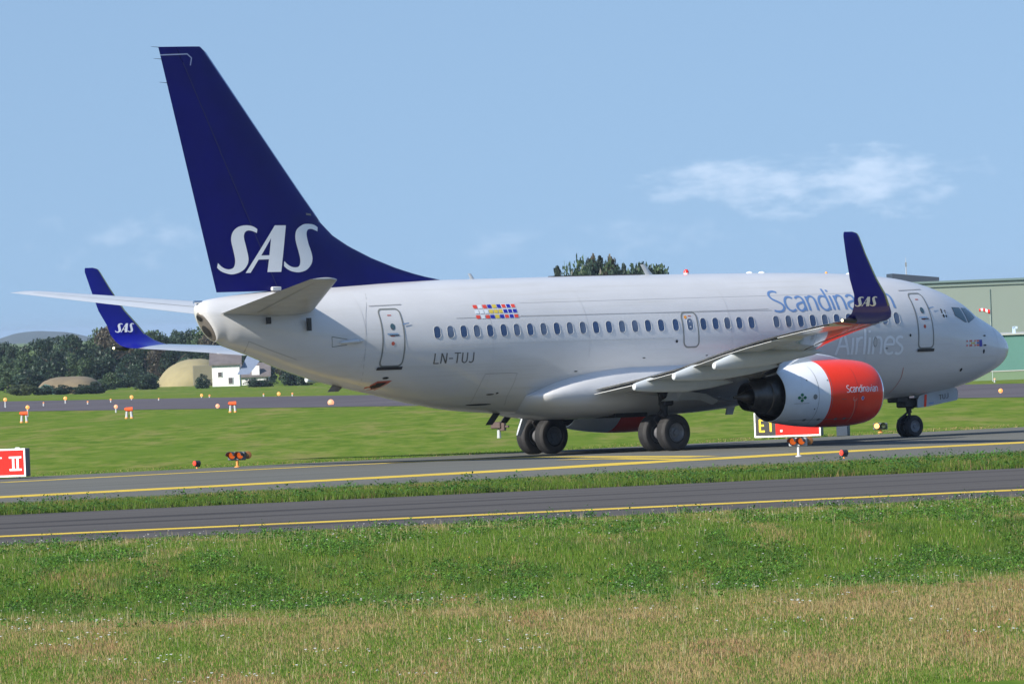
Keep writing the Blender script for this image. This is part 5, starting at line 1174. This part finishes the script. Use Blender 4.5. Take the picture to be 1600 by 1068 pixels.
OUT = [(0, 538), (18, 540), (30, 542), (45, 535), (60, 531), (78, 527), (105, 524), (117, 530), (126, 544), (141, 530), (150, 518), (168, 516), (184, 524), (205, 527), (234, 523), (264, 525), (272, 517), (288, 515), (312, 515), (330, 520), (360, 530), (400, 545), (440, 552), (480, 560), (520, 570), (560, 590)]
ox = [a for a, b in OUT]; oy = [b for a, b in OUT]
kinds = {'broad': 'mid green rounded', 'dark': 'very dark green dense', 'rusty': 'brownish green', 'olive': 'olive green spreading', 'pine': 'dark pointed'}
def where(px):
    return 'at the far left' if px < 60 else 'above the brown bunker' if px < 150 else 'behind the far wingtip' if px < 235 else 'behind the tan earth shelter' if px < 330 else 'behind the white house' if px < 430 else 'right of the house'
def tlabel(ptype, px, row):
    key = '%s tree, %s row %s' % (kinds[PROTO[ptype][0]], row, where(px)); cnt.setdefault(key, []); return key
gi = 'trees along the far side of the airfield'
px = -18.0
while px < 545: 
    ty = random.choice([0, 1, 1, 2, 4, 5, 0]); put_tree(ty, px, float(np.interp(px, ox, oy))-1+random.uniform(-1, 3), random.uniform(1660, 1760), .75, tlabel(ty, px, 'back'), gi); px += random.uniform(15, 22)
px = -10.0
while px < 540:
    yy = float(np.interp(px, ox, oy)); ty = random.choice([0, 7, 2, 9, 5, 7]); put_tree(ty, px, yy+(600-yy)*random.uniform(.22, .42), random.uniform(1570, 1640), .9, tlabel(ty, px, 'middle'), gi); px += random.uniform(19, 27)
px = -6.0
while px < 540:
    if not (232 < px < 428):
        ty = random.choice([7, 8, 7, 9]); put_tree(ty, px, 579+random.uniform(-4, 8)+(10 if 60 < px < 160 else 0), random.uniform(1460, 1540), 1.5, tlabel(ty, px, 'front'), gi)
    px += random.uniform(21, 30)
ORD = ('leftmost', 'second', 'third', 'fourth', 'fifth', 'sixth', 'seventh', 'eighth')
for key, lst in cnt.items():
    if len(lst) > 1:
        for i_, (_, t) in enumerate(sorted(lst, key=lambda a: a[0])): t['label'] = key+(', leftmost such' if i_ == 0 else ', %s such from left' % ORD[i_])
for px, py, w_, nm in ((70, 605, 2.4, 'low dark bush before the left half of the brown bunker'), (98, 603, 2.4, 'dark green bush before the middle of the brown bunker'), (128, 601, 2.2, 'dark bush before the right half of the brown bunker'), (150, 597, 2.0, 'dark bush covering the right end of the brown bunker'), (34, 600, 2.2, 'olive bush left of the teal flank of the bunker'), (314, 585, .9, 'dark bush between the tan shelter and the white house'), (322, 592, 1.0, 'low dark bush touching the white house'), (398, 603, 2.2, 'low green hedge in front of the white annexe'), (418, 605, 2.0, 'low green hedge right of the white annexe')):
    put_tree(8 if px < 60 else 7, px, py, 1340 if px < 160 else 1450, w_, nm, None, 'bush', cat='bush')
for i, (px, py, ty, w_, lb) in enumerate(((871, 422.5, 6, .55, 'small lone conifer just left of the clump above the fuselage'), (891, 422, 5, .34, 'low leftmost tree of the clump above the fuselage'), (903, 416, 4, .36, 'second tree from the left in the clump above the fuselage'), (914, 412, 5, .36, 'bushy green tree in the clump above the fuselage'), (928, 409.5, 2, .28, 'brownish tree left of the tallest one above the fuselage'), (937, 407, 6, .46, 'tallest pointed tree of the clump above the fuselage'), (952, 410.5, 2, .26, 'brownish tree right of the tallest one above the fuselage'), (961, 417.5, 4, .30, 'small dark tree at the right of the clump above the fuselage'), (974, 418.5, 6, .42, 'pointed tree at the right end of the clump above the fuselage'), (992, 425, 0, .42, 'low round tree left of the white blade antenna'), (1004, 422.5, 1, .45, 'low dark round tree just left of the white blade antenna'), (1030, 427, 0, .45, 'lowest tree right of the white blade antenna'), (920, 418, 1, .40, 'dark tree in front of the clump above the fuselage'), (944, 419, 5, .42, 'green tree in front of the tallest one above the fuselage'))):
    put_tree(ty, px, py, 1180+13*((i*5) % 7), w_, lb, 'trees rising above the fuselage')

for k_, (t_, c_, r_), used in PROTO.values():
    if not used:
        for o_ in (c_, r_, t_): bpy.data.objects.remove(o_)
# earth shelter, brown bunker with teal flank
def dome(name, label, cat, pxa, pxb, pyt, D, dep, m_, pw=2.6, face=None, lean=0):
    a = at(pxa, 600, D); b = at(pxb, 600, D); c_ = (a+b)/2; w_ = np.linalg.norm(b-a)/2; top = at((pxa+pxb)/2, pyt, D)[2]; zg = float(far_z(c_[0], c_[1])); H = top-zg
    t = thing(name, label, cat, (c_[0], c_[1], zg), FACE+math.pi/2)
    rings = []; n = 40
    for k in range(13):
        v = k/12*math.pi/2; R_ = []
        for j in range(n):
            u = 2*math.pi*j/n; cu, su = math.cos(u), math.sin(u); x = w_*math.cos(v)**(2/pw)*abs(cu)**(2/pw)*np.sign(cu); y = dep*math.cos(v)**(2/pw)*abs(su)**(2/pw)*np.sign(su)
            hsh = fbm(np.array([x/2+40]), np.array([y/2+v*4+40]), 3, 3)[0]-.5
            R_.append((x*(1+hsh*.06)+lean*math.sin(v), y*(1+hsh*.06), H*math.sin(v)*(1+hsh*.05)-(.6 if k == 0 else 0)))
        rings.append(R_)
    V, F = loft(rings, cap0=False); mesh('mound', V, F, m_, t, ang=60); return t, w_, H
M['tan'] = mat('tan_shelter_turf', (.27, .235, .125), .95, var=.12, vscale=.4); M['brown_turf'] = mat('dry_brown_turf', (.17, .135, .08), .95, var=.2, vscale=.5); M['teal'] = mat('teal_cladding', (.11, .24, .22), .8, var=.06, vscale=.2)
t, w_, H = dome('earth_shelter', 'tan rounded aircraft shelter left of the white house', 'shelter', 243, 345, 561, 1540, 9, M['tan'], 2.4, lean=1.2)
mb = MB(); mb.box((w_*.55, -9.0, 1.5), (3.2, .6, 3.0), bev=.1); mb.build('shelter_door', mat('shelter_door_paint', (.16, .15, .10), .8), t)
t, w_, H = dome('bunker', 'low bunker under dry brown turf with a teal flank, left background', 'bunker', 56, 162, 588, 1380, 8, M['brown_turf'], 3.0)
mb = MB(); mb.add(*loft([[(-w_*.98, -8.6, 0), (-w_*.28, -8.6, 0), (-w_*.50, -8.6, H*.55), (-w_*.66, -8.6, H*.62), (-w_*.80, -8.6, H*.45)], [(-w_*.98, -7.2, 0), (-w_*.28, -7.2, 0), (-w_*.50, -7.2, H*.55), (-w_*.66, -7.2, H*.62), (-w_*.80, -7.2, H*.45)]])); mb.build('teal_wall', M['teal'], t, smooth=False)

# the white house and its annexe
M['hwall'] = mat('whitewashed_wall', (.72, .72, .70), .8, var=.1, vscale=.6); M['hroof'] = mat('slate_roof', (.13, .115, .115), .7, var=.2, vscale=1.2); M['hroof2'] = mat('blue_grey_roof', (.16, .20, .28), .45, var=.1); M['hglass'] = mat('house_window', (.09, .08, .08), .2)
def house(label, pxa, pxb, pye, pyr, D, dep, roofm, wins, ridge_shift=0, nm='house', grp=None):
    a = at(pxa, 600, D); b = at(pxb, 600, D); c_ = (a+b)/2; zg = float(far_z(c_[0], c_[1]))-.3; w_ = np.linalg.norm(b-a); he = at(pxa, pye, D)[2]-zg; hr = at((pxa+pxb)/2, pyr, D)[2]-zg
    t = thing(nm, label, 'house', (c_[0], c_[1], zg), FACE+math.pi/2)
    # local x to the viewer's right when seen from -y
    X = w_/2; mb = MB(); mb.box((0, dep/2, he/2), (w_, dep, he)); mb.build('wall', M['hwall'], t, smooth=False)
    o_ = .35; mb = MB(); R0 = [(-X-o_, -o_, he+.02), (X+o_, -o_, he+.02), (X+o_, dep/2, hr), (-X-o_, dep/2, hr)]
    mb.add(R0+[(p[0], p[1], p[2]+.25) for p in R0], [(0, 1, 2, 3), (7, 6, 5, 4), (0, 4, 5, 1), (1, 5, 6, 2), (2, 6, 7, 3), (3, 7, 4, 0)]); R1 = [(-X-o_, dep+o_, he+.02), (X+o_, dep+o_, he+.02), (X+o_, dep/2+.01, hr), (-X-o_, dep/2+.01, hr)]
    mb.add(R1+[(p[0], p[1], p[2]+.25) for p in R1], [(3, 2, 1, 0), (4, 5, 6, 7), (1, 5, 4, 0), (2, 6, 5, 1), (3, 7, 6, 2), (0, 4, 7, 3)]); rf = mb.build('roof', M[roofm], t, smooth=False)
    for sx in (-1, 1): mesh('gable', [(sx*X, 0, he), (sx*X, dep, he), (sx*X, dep/2, hr-.02)], [(0, 1, 2)], M['hwall'], t, smooth=False)
    for (x_, z_, ww, hh) in wins:
        mb = MB(); mb.box((x_*w_, -.04, z_*he), (ww+.16, .10, hh+.16)); f = mb.build('window', M['hwall'], t, smooth=False); mb = MB(); mb.box((x_*w_, -.11, z_*he), (ww, .05, hh)); mb.build('pane', M['hglass'], f, smooth=False)
    return t, w_, he, hr, rf
t, w_, he, hr, rf = house('white house with a grey slate roof beside the tan earth shelter', 332, 375, 571.5, 553, 1500, 6, 'hroof', [(.16, .34, .55, .8), (-.22, .62, .5, .6)])
mb = MB(); mb.box((-.9, 3, hr+.5), (.6, .6, 1.3)); mb.build('chimney', M['hwall'], rf, smooth=False)
mb = MB(); R0 = [(w_*.5-.3, -.6, 1.9), (w_*.5+1.4, -.6, 1.9), (w_*.5+3.6, 1.8, hr-.3), (w_*.5+1.2, 1.8, hr-.3)]; mb.add(R0+[(p[0], p[1]+.3, p[2]+.1) for p in R0], [(0, 1, 2, 3), (7, 6, 5, 4), (0, 4, 5, 1), (1, 5, 6, 2), (2, 6, 7, 3), (3, 7, 4, 0)]); mb.build('lean_to_roof', M['hroof2'], rf, smooth=False)
t2, w2, he2, hr2, rf2 = house('low white annexe with a brown-grey roof and dormer, right of the white house', 378, 420, 590, 569, 1515, 6, 'hroof', [(-.2, .5, .5, .5), (.22, .5, .5, .5)])
mb = MB(); mb.box((0.1, .3, he2+1.0), (1.1, 1.0, 1.3)); mb.build('dormer', M['hwall'], rf2, smooth=False)

# hangars on the right
M['hangar'] = mat('pale_green_cladding', (.21, .255, .225), .75, var=.05, vscale=.08, stretch=(1, 1, .3)); M['hangar_edge'] = mat('teal_roof_edge', (.13, .19, .19), .6); M['navy_roof'] = mat('navy_plant_room', (.022, .034, .055), .6, var=.08, vscale=.2); M['teal_hall'] = mat('teal_green_hall', (.09, .22, .185), .7, var=.06, vscale=.15); M['white_edge'] = mat('white_roof_edge', (.42, .43, .40), .6)
def hall(nm, label, pxa, pxb, pyt, D, dep, body, edge, eh, cat='hangar', ez=0):
    a = at(pxa, 600, D); b = at(pxb, 600, D); c_ = (a+b)/2; zg = float(far_z(c_[0], c_[1]))-1.0; w_ = np.linalg.norm((b-a)[:2]); H = at(1500, pyt, D)[2]-zg
    t = thing(nm, label, cat, (c_[0], c_[1], zg), FACE+math.pi/2)
    mb = MB(); mb.box((0, dep/2, (H-eh)/2), (w_, dep, H-eh)); mb.build('wall', M[body], t, smooth=False)
    mb = MB(); mb.box((0, dep/2, H-eh/2), (w_+.5, dep+.5, eh)); mb.build('roof_edge', M[edge], t, smooth=False); return t, w_, H
t, w_, H = hall('hangar', 'huge pale green hangar behind the aircraft nose', 1330, 1960, 437.5, 1250, 90, 'hangar', 'hangar_edge', .24)
def loc_x(px, D, pa, pb, w_): return (px-(pa+pb)/2)/(pb-pa)*w_
mb = MB(); mb.box((0, -.28, H-.55), (w_+.4, .08, .10)); mb.build('fascia_strip', M['hangar_edge'], t, smooth=False)
for q in (1552.5, 1420, 1700): mb = MB(); mb.box((loc_x(q, 1250, 1330, 1960, w_), -.05, (H-1.2)/2), (.07, .06, H-1.2)); mb.build('wall_joint', M['hangar_edge'], t, smooth=False)
x0, x1 = loc_x(1402, 0, 1330, 1960, w_), loc_x(1475, 0, 1330, 1960, w_)
V = [(x0, 2, H+.004), (x1, 2, H+.004), (x1, 2, H+.45), (x0, 2, H+1.1)]; V = V+[(p[0], p[1]+20, p[2]) for p in V]
mesh('plant_room', V, [(0, 1, 2, 3), (7, 6, 5, 4), (0, 4, 5, 1), (1, 5, 6, 2), (2, 6, 7, 3), (3, 7, 4, 0)], M['navy_roof'], t, smooth=False)
pm = at(1415, 402, 1255); mt = thing('antenna_mast', 'thin grey antenna mast on the roof of the pale green hangar', 'mast', (pm[0], pm[1], t.location.z+H+.9), FACE); mb = MB(); mb.tube((0, 0, -.6), (0, 0, 1.0), .07, .05, n=8); mb.tube((0, 0, 1.0), (0, 0, pm[2]-(t.location.z+H+.9)), .035, .02, n=8); mb.build('pole', M['post_grey'], mt); mb = MB(); mb.box((0, 0, 1.2), (.18, .18, .5)); mb.build('aerial_head', M['outline'], mt)
t, w_, H = hall('hangar', 'lower teal green hall with a white roof edge right of the nose', 1478, 1800, 524, 1120, 40, 'teal_hall', 'white_edge', .14)
mb = MB(); mb.box((loc_x(1591, 0, 1478, 1800, w_), 5, H+.35), (.32, .3, .7)); mb.box((loc_x(1593, 0, 1478, 1800, w_), 5, H+.6), (.5, .3, .25)); mb.build('roof_vent', mat('pale_blue_vent', (.45, .58, .72), .5), t, smooth=False)
zr = at(1540, 581, 1060); zw_ = float(far_z(zr[0], zr[1])); mb = MB(); A = at(1380, 588, 1060); B_ = at(1720, 577, 1060)
pr_ = thing('low_wall', 'pale low wall in the grass in front of the teal hall', 'wall', ((A[0]+B_[0])/2, (A[1]+B_[1])/2, zw_), FACE+math.pi/2); w_ = np.linalg.norm((B_-A)[:2]); mb.box((0, 0, (zr[2]-zw_)/2), (w_, .5, zr[2]-zw_)); 
mb.build('wall', mat('pale_green_bank', (.16, .24, .14), .9, var=.1, vscale=.1), pr_, smooth=False); mb = MB(); mb.box((0, 0, zr[2]-zw_+.04), (w_, .6, .10)); mb.build('coping', mat('pale_coping', (.42, .42, .38), .8), pr_, smooth=False)
# windsock
pw_ = at(1547, 484, 900); t = thing('windsock', 'red and white windsock in front of the pale green hangar', 'windsock', (pw_[0], pw_[1], float(far_z(pw_[0], pw_[1]))), FACE+math.pi/2); hp = pw_[2]-float(far_z(pw_[0], pw_[1]))
mb = MB(); mb.tube((0, 0, 0), (0, 0, hp+.1), .035, .02, n=8); mb.build('pole', mat('pale_pole', (.36, .42, .40), .6), t)
R_ = []; 
for k, (x_, z_, r_) in enumerate(((0, 0, .19), (-.2, .03, .185), (-.4, .12, .17), (-.6, .18, .155), (-.8, .17, .14), (-.95, .15, .125))): R_.append([(x_*.95-.03, math.cos(a)*r_, hp-.15+z_+math.sin(a)*r_) for a in [2*math.pi*j/14 for j in range(14)]])
V, F = loft(R_, cap0=False, cap1=False); mesh('sock', V, F, [M['nav_red'], M['f_white']], t, fmat=[(k//14) % 2 for k in range(len(F))])
# distant hills
def ridge(name, prof, D, dep, m_):
    P = smooth_path(prof, 5); n = len(P); V = []; 
    for j, (dd, kz) in enumerate(((-dep, 0), (-dep*.5, .62), (0, 1), (dep*.8, .7), (dep*1.6, 0))):
        for i, p in enumerate(P):
            q = at(p[0], p[1], D); zg = -8; zz = zg+(q[2]-zg)*kz*(1+.10*(fbm(np.array([i*.35+j*3.0]), np.array([j*2.0]), 8, 3)[0]-.5)*(0 if kz == 1 else 1)); b = at(p[0], p[1], D+dd); V.append((b[0], b[1], zz))
    F = [(j*n+i, j*n+i+1, (j+1)*n+i+1, (j+1)*n+i) for j in range(4) for i in range(n-1)]; o = mesh(name, V, F, m_, ang=60); o['kind'] = 'structure'
M['hill'] = mat('far_hill', (.035, .052, .042), .95, var=.2, vscale=.002)
ridge('hills', [(-500, 545), (-250, 532), (-80, 536), (-20, 533), (5, 527), (22, 521.5), (40, 518.5), (60, 517), (78, 517.5), (100, 518.5), (118, 521), (135, 525), (150, 528), (175, 528), (230, 532), (400, 524), (700, 505), (1000, 500), (1300, 480), (1700, 470)], 14500, 1500, M['hill'])

# the air: pale haze, densest to the eye over the far side of the field
hz = bpy.data.materials.new('haze_air'); hz.use_nodes = True; t = hz.node_tree; t.nodes.remove(t.nodes['Principled BSDF'])
pv = t.nodes.new('ShaderNodeVolumePrincipled'); pv.inputs['Color'].default_value = (.62, .76, .95, 1); pv.inputs['Density'].default_value = .00004; pv.inputs['Anisotropy'].default_value = .2
t.links.new(pv.outputs[0], t.nodes['Material Output'].inputs['Volume'])
HB = 21000.; mb = MB(); mb.box((0, 0, (19-10)/2), (2*HB, 2*HB, 29)); h_ = mb.build('haze', hz, smooth=False); h_['kind'] = 'stuff'
print('objects', len(bpy.data.objects))
